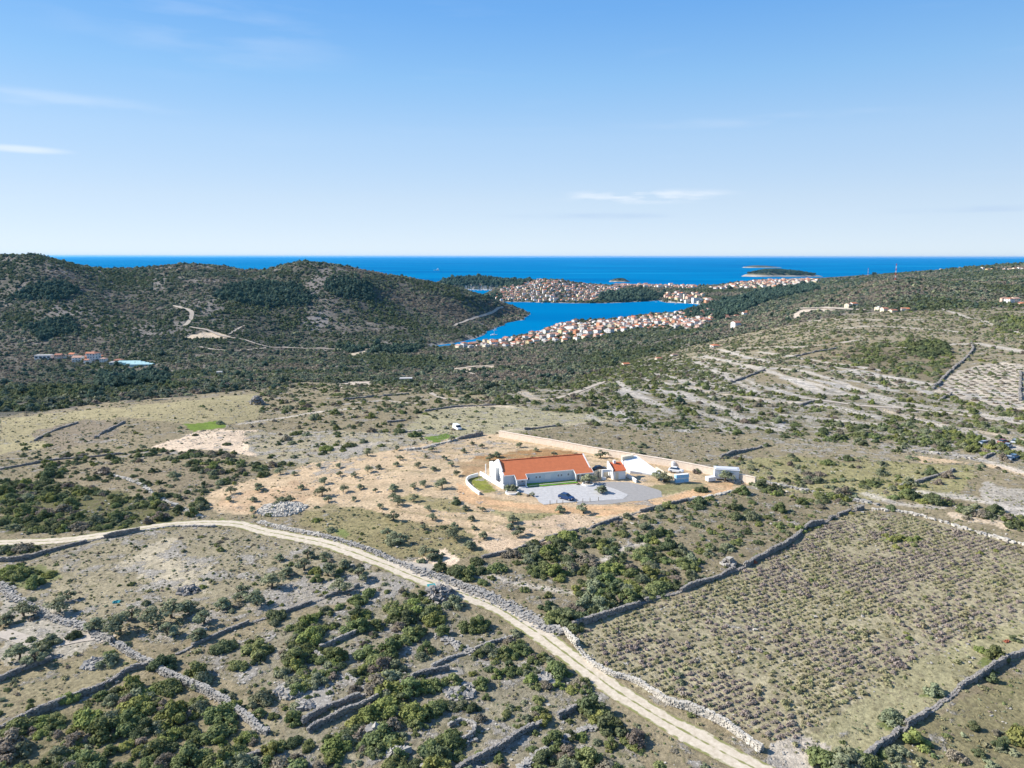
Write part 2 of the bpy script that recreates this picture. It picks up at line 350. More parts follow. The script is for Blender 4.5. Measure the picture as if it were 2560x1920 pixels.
M['f_olive']=fol('grey_green_leaves',(.140,.148,.090),(.088,.096,.060))
M['f_brown']=fol('bare_brown_twigs',(.150,.130,.098),(.098,.084,.066))
M['f_tuft']=fol('dry_grass_tufts',(.170,.158,.092),(.115,.110,.060))
M['f_lav']=fol('grey_lavender',(.172,.145,.122),(.120,.102,.088),.2)
M['f_far']=fol('maquis_leaves',(.086,.096,.066),(.060,.068,.050),.34)
M['f_fardark']=fol('pine_leaves',(.046,.068,.048),(.033,.050,.038),.28)

# ------------------------------------------------------------ ground: zones painted in plan by polygon (own colours of soil, rock, grass)
K=1.1573
def k_(pts): return [(a*K,b*K) for a,b in pts]
DRYG=(.262,.222,.150); GRN=(.175,.190,.070); SOIL=(.53,.405,.275); SOILP=(.66,.53,.41); ROCK=(.45,.42,.375); SCRUB=(.150,.140,.085); DARKS=(.078,.076,.066); ORANGE=(.57,.375,.225); BROWN=(.33,.20,.10); GREYST=(.36,.345,.32)
# (polygon, colour, rockiness, tuft cover, edge jitter px)
PLATE=[(-900,1060),(0,1040),(250,1010),(640,972),(760,955),(1000,962),(1240,985),(1400,960),(1560,905),(1700,872),(1900,826),(2130,783),(2560,768),(3600,768),(3600,3000),(-900,3000)]
LAVP=[(1432,1583),(1560,1540),(1700,1490),(1871,1422),(1964,1374),(2065,1312),(2158,1282),(2272,1292),(2419,1334),(2580,1374),(2640,1500),(2560,1541),(2440,1600),(2335,1633),(2208,1705),(2145,1747),(2061,1802),(1997,1844),(1920,1850),(1808,1805),(1723,1768),(1593,1700),(1512,1668),(1459,1625)]
ZONES=[
 (PLATE,DRYG,.35,.45,14),
 ([(1560,905),(1700,872),(1900,826),(2130,783),(2560,768),(3000,768),(3000,960),(2300,980),(1900,930),(1500,1000)],(.275,.238,.165),.45,.4,16),
 ([(1240,985),(1400,960),(1560,905),(1700,890),(1900,960),(2560,1000),(2900,1050),(2900,1200),(2200,1120),(1800,1080),(1400,1060),(1240,1020)],(.235,.21,.145),.62,.5,16),
 # long pale field left
 (k_([(0,905),(200,885),(560,850),(560,905),(480,920),(250,900),(120,960),(0,985)]),(.33,.29,.175),.2,.25,8),
 (k_([(60,935),(180,905),(270,910),(240,950),(120,975)]),(.24,.20,.15),.3,.4,8),
 (k_([(390,915),(470,910),(495,922),(420,934)]),(.15,.22,.04),0,0,5),
 (k_([(330,960),(420,935),(540,925),(620,945),(560,985),(470,975),(350,972)]),SOILP,.35,.1,12),
 (k_([(520,930),(900,935),(1040,935),(900,960),(640,1010),(560,990)]),(.34,.30,.21),.6,.3,10),
 (k_([(700,965),(860,955),(740,985)]),(.48,.43,.36),.8,.1,10),
 (k_([(0,1040),(150,1045),(400,1100),(380,1135),(150,1150),(0,1150)]),(.13,.13,.06),.1,.7,14),
 (k_([(130,1010),(420,1000),(560,1010),(460,1110),(330,1075),(150,1040)]),(.24,.20,.14),.2,.5,14),
 # farm soil
 ([(1060,1030),(1135,1018),(1273,1016),(1540,1045),(1460,1060),(1318,1078),(1250,1086),(1150,1090),(1000,1080)],(.34,.31,.205),.35,.3,8),
 (k_([(455,1062),(520,1045),(640,1010),(900,960),(1030,935),(1085,938),(1632,1040),(1560,1070),(1480,1090),(1250,1145),(1060,1203),(960,1160),(830,1115),(640,1102),(600,1107),(480,1112),(430,1090)]),SOIL,.12,.10,6),
 (k_([(470,1075),(640,1040),(700,1062),(640,1090),(520,1105),(450,1100)]),(.50,.36,.24),.25,.2,10),
 (k_([(640,1110),(720,1085),(860,1120),(980,1140),(1040,1165),(1060,1200),(900,1210),(760,1180),(640,1130)]),(.27,.235,.13),.15,.45,8),
 (k_([(880,1060),(960,1080),(1040,1105),(1000,1110),(920,1095),(860,1080)]),(.30,.26,.14),.1,.3,8),
 (k_([(1060,1105),(1150,1098),(1220,1100),(1300,1095),(1290,1115),(1200,1135),(1130,1130),(1080,1118)]),(.29,.27,.14),.1,.35,6),
 (k_([(985,1045),(1050,1075),(1250,1100),(1420,1075),(1500,1058),(1480,1045),(1600,1035),(1580,1060),(1500,1085),(1300,1115),(1180,1110),(1050,1100),(990,1080)]),ORANGE,.05,.05,6),
 (k_([(1018,1002),(1030,985),(1180,968),(1240,975),(1250,990),(1060,1008)]),BROWN,.05,.15,5),
 (k_([(990,1000),(1070,990),(1060,1012),(1000,1030)]),(.36,.24,.14),.05,.2,5),
 (k_([(1010,1033),(1020,1022),(1040,1030),(1075,1062),(1048,1066),(1022,1052)]),(.22,.24,.05),.0,.3,3),
 (k_([(1310,1065),(1440,1045),(1530,1045),(1500,1058),(1400,1072)]),(.24,.23,.12),.0,.3,5),
 (k_([(915,945),(960,935),(985,942),(940,955)]),(.13,.21,.04),0,0.2,5),
 (k_([(1080,1135),(1230,1110),(1300,1120),(1100,1200),(1060,1200),(1010,1175)]),(.52,.40,.29),.1,.1,6),
 # between farm and lane
 (k_([(900,1210),(960,1185),(990,1210),(930,1228),(890,1222)]),SOILP,.3,.1,8),
 # scrub between farm wall and lavender
 (k_([(1060,1205),(1250,1150),(1510,1075),(1640,1050),(1850,1100),(1700,1180),(1560,1240),(1380,1310),(1240,1350),(1100,1290),(960,1230)]),(.235,.20,.135),.35,.5,8),
 # lavender field
 (LAVP,(.335,.30,.205),.12,.55,8),
 ([(2640,1500),(2560,1541),(2440,1600),(2335,1633),(2208,1705),(2145,1747),(2061,1802),(1997,1844),(1960,1935),(2130,1935),(2263,1819),(2377,1735),(2483,1676),(2640,1590)],(.32,.295,.18),.2,.4,10),
 (k_([(1640,1610),(1720,1590),(1790,1620),(1760,1700),(1640,1700)]),(.47,.42,.36),.6,.1,8),
 (k_([(1850,1659),(2050,1520),(2300,1420),(2400,2000),(1800,2000)]),(.24,.215,.125),.15,.6,8),
 # upper right fields
 (k_([(1660,945),(1850,945),(2150,965),(2212,1000),(1980,1000),(1700,980)]),(.28,.24,.165),.6,.4,12),
 (k_([(1560,990),(1700,985),(2100,1010),(2080,1080),(1900,1080),(1650,1045)]),(.30,.275,.145),.2,.4,10),
 (k_([(2070,800),(2160,780),(2230,790),(2260,880),(2200,890),(2010,845)]),(.50,.44,.37),.55,.05,6),
 (k_([(1840,795),(2010,835),(2000,850),(1850,815)]),(.50,.44,.37),.5,.05,6),
 (k_([(1700,755),(1840,720),(1860,790),(1780,790)]),(.24,.20,.135),.2,.5,10),
 (k_([(1830,790),(1850,745),(1950,740),(2070,760),(2030,830),(1940,810)]),(.20,.17,.115),.2,.5,10),
 (k_([(1970,985),(2212,1010),(2300,1050),(2100,1000),(1990,1000)]),SOIL,.1,.1,6),
 (k_([(2040,1105),(2140,1110),(2300,1150),(2300,1165),(2130,1130),(2060,1120)]),(.55,.45,.34),.3,.1,6),
 (k_([(2120,1040),(2212,1060),(2300,1090),(2212,1120),(2130,1090)]),(.38,.35,.31),.4,.3,8),
 # lower left
 (k_([(0,1180),(300,1155),(470,1140),(720,1180),(820,1240),(780,1265),(640,1300),(440,1370),(380,1400),(200,1360),(0,1280)]),(.285,.25,.175),.48,.4,10),
 (k_([(300,1170),(380,1175),(470,1240),(440,1280),(330,1260),(250,1230)]),(.42,.37,.28),.65,.2,16),
 (k_([(0,1235),(80,1220),(130,1250),(60,1275),(0,1270)]),(.18,.19,.09),0,.4,8),
 (k_([(0,1280),(120,1310),(220,1370),(240,1390),(0,1450)]),(.36,.33,.28),.45,.2,10),
 (k_([(620,1270),(780,1240),(900,1240),(860,1290),(640,1310),(500,1320)]),(.34,.31,.27),.6,.3,12),
 (k_([(0,1470),(240,1400),(330,1440),(120,1510),(0,1560)]),(.27,.235,.15),.15,.5,8),
 (k_([(0,1590),(330,1460),(560,1600),(520,2000),(-100,2000)]),(.22,.19,.12),.2,.6,10),
 (k_([(400,1440),(640,1340),(820,1290),(960,1300),(1150,1400),(1300,1500),(1400,1659),(560,1659),(640,1500)]),(.25,.225,.165),.55,.5,10),
 (k_([(600,1440),(700,1460),(720,1530),(620,1530)]),(.42,.40,.37),.9,.1,12),
 (k_([(460,1480),(560,1520),(640,1590),(560,1600),(480,1540)]),(.28,.245,.17),.2,.4,10),
]
for gx,gy,gr in ((2225,1805,38),(2332,1738,30),(2480,1655,30),(2250,1348,42),(2068,1900,40),(850,1330,20),(560,1305,22)):
    ZONES.append(([(gx-gr,gy),(gx,gy-gr*.45),(gx+gr,gy),(gx,gy+gr*.4)],(.18,.21,.08),0,.1,8))
BARE=[  # pale bare patches and quarries beyond the plateau (px polygons, colour)
 ([(460,842),(500,832),(540,829),(590,845),(520,848),(470,846)],(.62,.50,.36)),
 ([(842,962),(870,955),(935,953),(930,968),(845,970)],(.58,.48,.38)),
 ([(1130,922),(1180,915),(1235,913),(1240,920),(1180,925),(1135,928)],(.55,.45,.34)),
 ([(870,885),(925,872),(930,880),(880,893)],(.5,.42,.3)),
 ([(1980,788),(2010,770),(2080,770),(2090,776),(2020,779),(1990,795)],(.52,.44,.35)),
 ([(740,735),(800,670),(860,690),(820,720),(780,745)],(.165,.145,.132)),
 ([(130,760),(230,770),(240,790),(140,790)],(.155,.138,.125)),
 ([(320,820),(470,800),(480,840),(340,840)],(.150,.135,.120)),
 ([(440,750),(560,745),(560,780),(470,790)],(.150,.135,.120)),
 ([(370,700),(420,690),(410,720),(380,725)],(.19,.17,.155)),
 ([(750,810),(800,775),(830,800),(790,830)],(.20,.185,.175)),
 ([(380,930),(560,935),(600,955),(400,960)],(.17,.18,.08)),
 ([(1665,748),(1700,746),(1765,756),(1778,762),(1720,762),(1672,757)],(.50,.46,.40)),
]
PS=(.54,.49,.43); PT=(.56,.46,.35)
STRIPS=[([(1700,959),(1778,982),(1933,1005)],2.2,PT),([(1690,978),(1762,1005),(1817,1025),(1863,1048)],3.6,PS),([(1855,912),(1918,928),(1995,955),(2050,982),(2166,990),(2264,1009),(2439,1033),(2530,1054)],3.2,PS),([(1941,920),(2011,928),(2089,951),(2128,967),(2225,998)],3.0,PS),([(1972,1005),(2089,1017),(2178,1040)],3.4,PS),([(2030,1068),(2128,1072),(2283,1075)],1.4,PS),([(2128,928),(2230,943),(2338,963)],4.5,PS),([(1739,904),(1817,943),(1887,978)],2.4,PS),([(1797,873),(1933,908)],2.6,PS),([(1817,986),(1972,1005)],2.2,PT),([(2186,1017),(2361,1064),(2580,1105)],2.6,PT),([(1760,890),(1855,912)],2.6,PS),([(1640,935),(1740,962)],2.4,PS),([(2260,870),(2440,858),(2560,880)],4,PS),
 ([(1850,870),(2000,868),(2150,850)],2.5,PS),([(2000,830),(2200,815),(2400,830)],3,PS),([(1306,981),(1338,997),(1379,1001),(1440,985),(1501,960)],2.6,PT),([(1135,1019),(1216,1013),(1273,1017)],3.2,PT),([(1249,1078),(1318,1074),(1379,1064),(1460,1058),(1558,1048)],1.5,PT),([(1542,952),(1566,973),(1623,1001),(1680,1034)],2.2,PS),([(1603,948),(1750,977)],2.6,PS),([(1900,880),(2060,905),(2200,925)],2.4,PS),([(1980,945),(2120,985),(2290,1030)],2.4,PS),([(1780,925),(1900,965),(2040,1000)],2.4,PS),([(1880,1030),(2050,1045),(2200,1062)],2.6,PS),([(1720,1020),(1850,1062),(1950,1075)],2.4,PS),([(2250,1040),(2400,1075),(2560,1125)],2.4,PS),([(2350,770),(2450,800),(2560,838)],3.0,PS),([(1950,810),(2150,800),(2350,800)],2.6,PS),([(1664,977),(1750,1005)],2.6,PS),([(1560,975),(1640,1010)],4,PS),([(860,1010),(960,1000),(1050,1010)],1.4,PS),([(600,1060),(760,1035),(900,1020)],1.6,PS),([(2300,1230),(2420,1245),(2560,1280)],3,PS),([(2160,1235),(2250,1260),(2350,1270)],2.2,PS),([(2420,1140),(2560,1180)],2.5,PS),([(1500,1400),(1560,1370),(1640,1350)],1.2,PS),([(1230,1440),(1350,1470),(1420,1480)],1.2,PS)]
def ground():
    X,Y,Z=GX.ravel(),GY.ravel(),GZ_.ravel()
    u,v=proj(X,Y,Z)
    n1=(fbm(X/6,Y/6,3,21)-.5)*2; n2=(fbm(X/6,Y/6,3,22)-.5)*2
    sc=np.clip(200/np.maximum(Y,60),.03,3)
    col=np.zeros((len(X),4),np.float32); aux=np.zeros((len(X),4),np.float32)
    # beyond the plateau: maquis floor
    hn=fbm(X/60,Y/60,4,31); hn2=fbm(X/220,Y/220,3,33)
    f=np.clip((hn-.46)*4,0,1)[:,None]
    base=np.array(DARKS)[None]*(1-f)+np.array((.150,.130,.115))[None]*f
    g=np.clip((hn2-.55)*5,0,1)[:,None]*.5
    base=base*(1-g)+np.array((.165,.140,.130))[None]*g
    col[:,:3]=base; aux[:,0]=.15+.35*f[:,0]; aux[:,1]=.6
    for poly,c,ro,tu,jit in ZONES:
        c=(c[0]*.97,c[1]*.95,c[2]*.90)
        us=u+n1*jit*sc*2.2; vs=v+n2*jit*sc*1.2
        lo=min(p[1] for p in poly)-30; hi=max(p[1] for p in poly)+30
        m=(vs>lo)&(vs<hi); idx=np.nonzero(m)[0]
        ok=inpoly(us[idx],vs[idx],poly); i=idx[ok]
        col[i,:3]=c; aux[i,0]=ro; aux[i,1]=tu
    for poly,c in BARE:
        us=u+n1*5; vs=v+n2*2.5
        i=np.nonzero(inpoly(us,vs,poly))[0]
        col[i,:3]=c; aux[i,1]=.1; aux[i,0]=.5
    a_=np.array(SP(1918,928,83)); b_=np.array(SP(2209,1002,86)); e_=(b_-a_)/np.linalg.norm(b_-a_); PN=(-e_[1],e_[0])
    # terraced limestone strips on the right-hand slope (run down to the right, in plan)
    s=inpoly(u,v,[(1500,1010),(1600,900),(1760,870),(2100,900),(2330,960),(2560,985),(2900,1000),(2900,1130),(2250,1120),(1800,1090),(1450,1050)])
    p=(X*PN[0]+Y*PN[1])/13.0+(fbm(X/40,Y/40,2,41)-.5)*1.6
    st=np.abs((p%1.0)-.5)*2; st=np.clip((st-.60)*7,0,1)*s*np.clip((fbm(X/22,Y/22,2,43)-.42)*7,0,1)
    col[:,:3]=col[:,:3]*(1-st[:,None])+np.array((.46,.43,.39))[None]*st[:,None]; aux[:,0]=np.maximum(aux[:,0],st*.8); aux[:,1]*=(1-.8*st)
    for pts,wd,cc in STRIPS:
        lo=min(p[1] for p in pts)-25; hi=max(p[1] for p in pts)+25; ul=min(p[0] for p in pts)-60; uh=max(p[0] for p in pts)+60
        i=np.nonzero((v>lo)&(v<hi)&(u>ul)&(u<uh)&(Y<1000))[0]; ln=[tuple(q[:2]) for q in gl(pts)]
        d=dline(X[i]+n1[i]*1.2,Y[i]+n2[i]*1.2,ln); ww=wd*(.62+.9*fbm(X[i]/18,Y[i]/18,2,137)); f=np.clip((ww-d)/1.2,0,1)[:,None]*.72
        col[i,:3]=col[i,:3]*(1-f)+np.array(cc)[None]*f; aux[i,1]*=(1-f[:,0]*.9)
    # cultivated farm soil: faint rows
    s=inpoly(u,v,ZONES[12][0])
    p=(X*.30+Y*.955)/5.2+(fbm(X/30,Y/30,2,47)-.5)*.7
    st=np.clip((np.abs((p%1.0)-.5)*2-.72)*7,0,1)*s*np.clip((fbm(X/14,Y/14,2,48)-.45)*6,0,1)*.75
    col[:,:3]=col[:,:3]*(1-st[:,None])+np.array((.27,.22,.12))[None]*st[:,None]
    w_=np.clip((fbm(X/9,Y/5,4,131)-.50)*5,0,1)*s*.38
    col[:,:3]=col[:,:3]*(1-w_[:,None])+np.array((.38,.31,.205))[None]*w_[:,None]; aux[:,1]=np.where(s,np.maximum(aux[:,1],w_*.6),aux[:,1]); aux[:,0]=np.where(s,np.maximum(aux[:,0],np.clip((fbm(X/15,Y/15,3,133)-.5)*3,0,.5)),aux[:,0])
    # shore rock
    d=dline(X,Y,COAST,True); sh=(Y>1000)&(d<5)&(Z<2.5)
    col[sh,:3]=(.42,.37,.31); aux[sh,1]=0
    # large-scale patchiness
    k=(1+.30*(fbm(X/22,Y/22,4,51)-.5)+.25*(fbm(X/5,Y/5,3,52)-.5))[:,None]
    col[:,:3]*=k; col[:,3]=1
    ii=np.arange(NR-1)[:,None]*NA+np.arange(NA-1)[None]
    q=np.stack([ii,ii+1,ii+NA+1,ii+NA],-1).reshape(-1,4)
    zq=Z[q].max(1); yq=Y[q[:,0]]
    q=q[(zq>-1.5)|(yq<1000)]
    used=np.unique(q); remap=np.full(len(X),-1,np.int64); remap[used]=np.arange(len(used)); q=remap[q]
    V=np.stack([X,Y,Z],1)[used]
    me=npmesh('ground',V,quads=q,mats=[ground_mat()],smooth=True)
    a=me.color_attributes.new('zone_colour','FLOAT_COLOR','POINT'); a.data.foreach_set('color',col[used].ravel())
    a=me.color_attributes.new('zone_cover','FLOAT_COLOR','POINT'); aux[:,3]=1; a.data.foreach_set('color',aux[used].ravel())
    o=bpy.data.objects.new('ground',me); COL.objects.link(o); tag(o,'rocky karst ground with dry grass, bare soil and hills around the bay','ground',kind='structure')
def ground_mat():
    m=bpy.data.materials.new('karst_ground'); m.use_nodes=True; t=m.node_tree; p=t.nodes['Principled BSDF']; p.inputs['Roughness'].default_value=.95; p.inputs['Specular IOR Level'].default_value=.1
    geo=N(t,'ShaderNodeNewGeometry'); c=N(t,'ShaderNodeVertexColor',layer_name='zone_colour'); a=N(t,'ShaderNodeVertexColor',layer_name='zone_cover'); sp=N(t,'ShaderNodeSeparateColor'); L(t,a.outputs[0],sp.inputs[0])
    def noise(s,d=5,r=.6):
        n=N(t,'ShaderNodeTexNoise'); n.inputs['Scale'].default_value=s; n.inputs['Detail'].default_value=d; n.inputs['Roughness'].default_value=r; L(t,geo.outputs['Position'],n.inputs['Vector']); return n
    def mr(x,a,b,c=0.,d=1.):
        r=N(t,'ShaderNodeMapRange'); r.inputs[1].default_value=a; r.inputs[2].default_value=b; r.inputs[3].default_value=c; r.inputs[4].default_value=d; L(t,x,r.inputs[0]); return r.outputs[0]
    def math_(op,x,y):
        n=N(t,'ShaderNodeMath',operation=op)
        for i,q in enumerate((x,y)):
            if isinstance(q,(int,float)): n.inputs[i].default_value=q
            else: L(t,q,n.inputs[i])
        return n.outputs[0]
    def mixc(f,x,y,bt='MIX'):
        n=N(t,'ShaderNodeMix',data_type='RGBA',blend_type=bt); 
        if isinstance(f,(int,float)): n.inputs[0].default_value=f
        else: L(t,f,n.inputs[0])
        for i,q in ((6,x),(7,y)):
            if isinstance(q,tuple): n.inputs[i].default_value=(*q,1)
            else: L(t,q,n.inputs[i])
        return n.outputs[2]
    nf=noise(1.6,7,.7); nm=noise(.35,5); nl=noise(.07,4); nt_=noise(.75,6,.7); nr=noise(.22,7,.68)
    col=mixc(1.0,c.outputs[0],mixc(mr(nf.outputs[0],.3,.7),(.58,.58,.57),(1.36,1.36,1.36)),'MULTIPLY')
    col=mixc(1.0,col,mixc(mr(nm.outputs[0],.35,.65),(.86,.86,.86),(1.14,1.14,1.14)),'MULTIPLY')
    # green-brown cover
    tf=math_('ADD',nt_.outputs[0],math_('MULTIPLY',sp.outputs[1],.22)); tf=mr(tf,.62,.72)
    tcol=mixc(mr(nl.outputs[0],.4,.6),(.10,.105,.045),(.155,.125,.085))
    col=mixc(math_('MULTIPLY',tf,.62),col,tcol)
    rf=math_('ADD',nr.outputs[0],math_('MULTIPLY',sp.outputs[0],.24)); rf=mr(rf,.64,.70)
    vo=N(t,'ShaderNodeTexVoronoi'); vo.inputs['Scale'].default_value=1.9; L(t,geo.outputs['Position'],vo.inputs['Vector'])
    rcol=mixc(mr(vo.outputs['Distance'],.05,.45),(.58,.54,.49),(.27,.25,.22))
    col=mixc(math_('MULTIPLY',rf,.85),col,rcol)
    L(t,col,p.inputs['Base Color'])
    b=N(t,'ShaderNodeBump'); b.inputs['Strength'].default_value=.9; b.inputs['Distance'].default_value=.35; L(t,math_('ADD',nt_.outputs[0],math_('MULTIPLY',rf,.5)),b.inputs['Height']); L(t,b.outputs[0],p.inputs['Normal'])
    return m
ground()
# ------------------------------------------------------------ sea
def sea():
    rad=np.array([0,600,1000,1500,2500,4000,7000,12000,22000,40000,70000,120000.]); n=96
    ang=np.linspace(0,2*math.pi,n,endpoint=False); V=[(0,0,0)]; F=[]
    for r in rad[1:]: V+=[(r*math.cos(a),r*math.sin(a),0) for a in ang]
    for i in range(n): F.append((0,1+i,1+(i+1)%n))
    for k in range(len(rad)-2):
        for i in range(n): F.append((1+k*n+i,1+k*n+(i+1)%n,1+(k+1)*n+(i+1)%n)); F.append((1+k*n+i,1+(k+1)*n+(i+1)%n,1+(k+1)*n+i))
    m=bpy.data.materials.new('sea_water'); m.use_nodes=True; t=m.node_tree; p=t.nodes['Principled BSDF']
    p.inputs['Roughness'].default_value=.35; p.inputs['Specular IOR Level'].default_value=.0
    g=N(t,'ShaderNodeNewGeometry'); mp=N(t,'ShaderNodeMapping'); mp.inputs['Scale'].default_value=(.00035,.0012,.001); L(t,g.outputs['Position'],mp.inputs[0])
    n_=N(t,'ShaderNodeTexNoise'); n_.inputs['Scale'].default_value=1; n_.inputs['Detail'].default_value=5; n_.inputs['Roughness'].default_value=.55; L(t,mp.outputs[0],n_.inputs['Vector'])
    cr=N(t,'ShaderNodeValToRGB'); e=cr.color_ramp.elements; e[0].position=.38; e[0].color=(.000,.122,.315,1); e[1].position=.62; e[1].color=(.000,.178,.385,1); x=e.new(.72); x.color=(.02,.25,.46,1); L(t,n_.outputs[0],cr.inputs[0])
    L(t,cr.outputs[0],p.inputs['Base Color'])
    mp2=N(t,'ShaderNodeMapping'); mp2.inputs['Scale'].default_value=(.05,.08,.08); L(t,g.outputs['Position'],mp2.inputs[0])
    n2=N(t,'ShaderNodeTexNoise'); n2.inputs['Scale'].default_value=1; n2.inputs['Detail'].default_value=6; L(t,mp2.outputs[0],n2.inputs['Vector'])
    b=N(t,'ShaderNodeBump'); b.inputs['Strength'].default_value=.35; b.inputs['Distance'].default_value=1.5; L(t,n2.outputs[0],b.inputs['Height']); L(t,b.outputs[0],p.inputs['Normal'])
    me=npmesh('sea',V,tris=F,mats=[m]); o=bpy.data.objects.new('sea',me); COL.objects.link(o); tag(o,'blue sea and bay water reaching the horizon','water',kind='structure')
sea()

# ------------------------------------------------------------ roads, tracks, yard surfaces
def smooth(pts,step=3.0):
    P=[np.array(p[:2],float) for p in pts]; P=[2*P[0]-P[1]]+P+[2*P[-1]-P[-2]]; out=[]
    for i in range(1,len(P)-2):
        p0,p1,p2,p3=P[i-1:i+3]; n=max(2,int(np.linalg.norm(p2-p1)/step))
        for k in range(n):
            t=k/n; out.append(.5*((2*p1)+(-p0+p2)*t+(2*p0-5*p1+4*p2-p3)*t*t+(-p0+3*p1-3*p2+p3)*t**3))
    out.append(P[-2]); return np.array(out)
def track_mat(name,c,c2,median=False):
    m=bpy.data.materials.new(name); m.use_nodes=True; t=m.node_tree; p=t.nodes['Principled BSDF']; p.inputs['Roughness'].default_value=.95; p.inputs['Specular IOR Level'].default_value=.1
    g=N(t,'ShaderNodeNewGeometry'); n=N(t,'ShaderNodeTexNoise'); n.inputs['Scale'].default_value=1.3; n.inputs['Detail'].default_value=7; n.inputs['Roughness'].default_value=.7; L(t,g.outputs['Position'],n.inputs['Vector'])
    x=N(t,'ShaderNodeMix',data_type='RGBA'); r=N(t,'ShaderNodeMapRange'); r.inputs[1].default_value=.32; r.inputs[2].default_value=.66; L(t,n.outputs[0],r.inputs[0]); L(t,r.outputs[0],x.inputs[0]); x.inputs[6].default_value=(*c2,1); x.inputs[7].default_value=(*c,1); out=x.outputs[2]
    if median:
        a=N(t,'ShaderNodeAttribute',attribute_name='across'); n2=N(t,'ShaderNodeTexNoise'); n2.inputs['Scale'].default_value=.7; n2.inputs['Detail'].default_value=6; L(t,g.outputs['Position'],n2.inputs['Vector'])
        cr=N(t,'ShaderNodeValToRGB'); e=cr.color_ramp.elements; e[0].position=0; e[0].color=(1,1,1,1); e[1].position=1; e[1].color=(1,1,1,1)
        for pos,val in ((.10,.7),(.17,0),(.42,0),(.485,.9),(.53,.9),(.60,0),(.84,0),(.92,.7)):
            q=e.new(pos); q.color=(val,val,val,1)
        L(t,a.outputs['Fac'],cr.inputs[0])
        ad=N(t,'ShaderNodeMath',operation='MULTIPLY_ADD',i_1=.40); L(t,cr.outputs[0],ad.inputs[0]); L(t,n2.outputs[0],ad.inputs[2])
        r2=N(t,'ShaderNodeMapRange'); r2.inputs[1].default_value=.70; r2.inputs[2].default_value=.86; L(t,ad.outputs[0],r2.inputs[0])
        x2=N(t,'ShaderNodeMix',data_type='RGBA'); L(t,r2.outputs[0],x2.inputs[0]); L(t,out,x2.inputs[6]); x2.inputs[7].default_value=(.22,.22,.09,1); out=x2.outputs[2]
    L(t,out,p.inputs['Base Color']); return m
M['lane']=track_mat('pale_lane_dirt',(.62,.545,.44),(.44,.375,.28),True)
M['track']=track_mat('pale_track_dirt',(.49,.43,.36),(.35,.31,.26))
M['trackfar']=track_mat('far_track_dirt',(.50,.43,.35),(.33,.29,.24))
def ribbon(name,pts,width,m,label,lift=.05,step=2.5,wj=.12,cat='road',name2=None):
    c=smooth(pts,step); n=len(c); d=np.gradient(c,axis=0); d/=np.linalg.norm(d,axis=1)[:,None]+1e-9; nrm=np.stack([-d[:,1],d[:,0]],1)
    s=np.cumsum(np.r_[0,np.linalg.norm(np.diff(c,axis=0),axis=1)])
    wl=width*(.5+wj*(fbm(s/6,s*0+1,3,61)-.5)*2); wr=width*(.5+wj*(fbm(s/6,s*0+9,3,63)-.5)*2)
    cols=9; V=[];Aa=[]
    for j in range(cols):
        f=j/(cols-1); off=wl*(1-f)*1-wr*f if False else (-wl+(wl+wr)*f)
        p=c+nrm*off[:,None]; z=hgt(p[:,0],p[:,1]); 
        V.append(np.stack([p[:,0],p[:,1],z+lift],1)); Aa.append(np.full(n,f))
    V=np.stack(V,1).reshape(-1,3); A=np.stack(Aa,1).ravel()
    ii=np.arange(n-1)[:,None]*cols+np.arange(cols-1)[None]; q=np.stack([ii,ii+1,ii+cols+1,ii+cols],-1).reshape(-1,4)
    me=npmesh(name,V,quads=q[:,::1],mats=[m],smooth=True); a=me.attributes.new('across','FLOAT','POINT'); a.data.foreach_set('value',A.astype(np.float32))
    return meshobj(name,me,label=label,cat=cat,kind='structure')
LANE=[(-60,1362),(0,1357),(142,1353),(244,1340),(325,1328),(407,1314),(480,1308),(545,1307),(600,1312),(651,1326),(732,1342),(814,1359),(881,1382),(975,1416),(1044,1444),(1105,1466),(1166,1487),(1247,1523),(1329,1572),(1410,1633),(1492,1694),(1573,1747),(1660,1802),(1740,1845),(1890,1925),(2060,2010)]
ribbon('dirt_road',gl(LANE),3.7,M['lane'],'pale two-track dirt road with a grass median crossing in front of the farm',lift=.06)
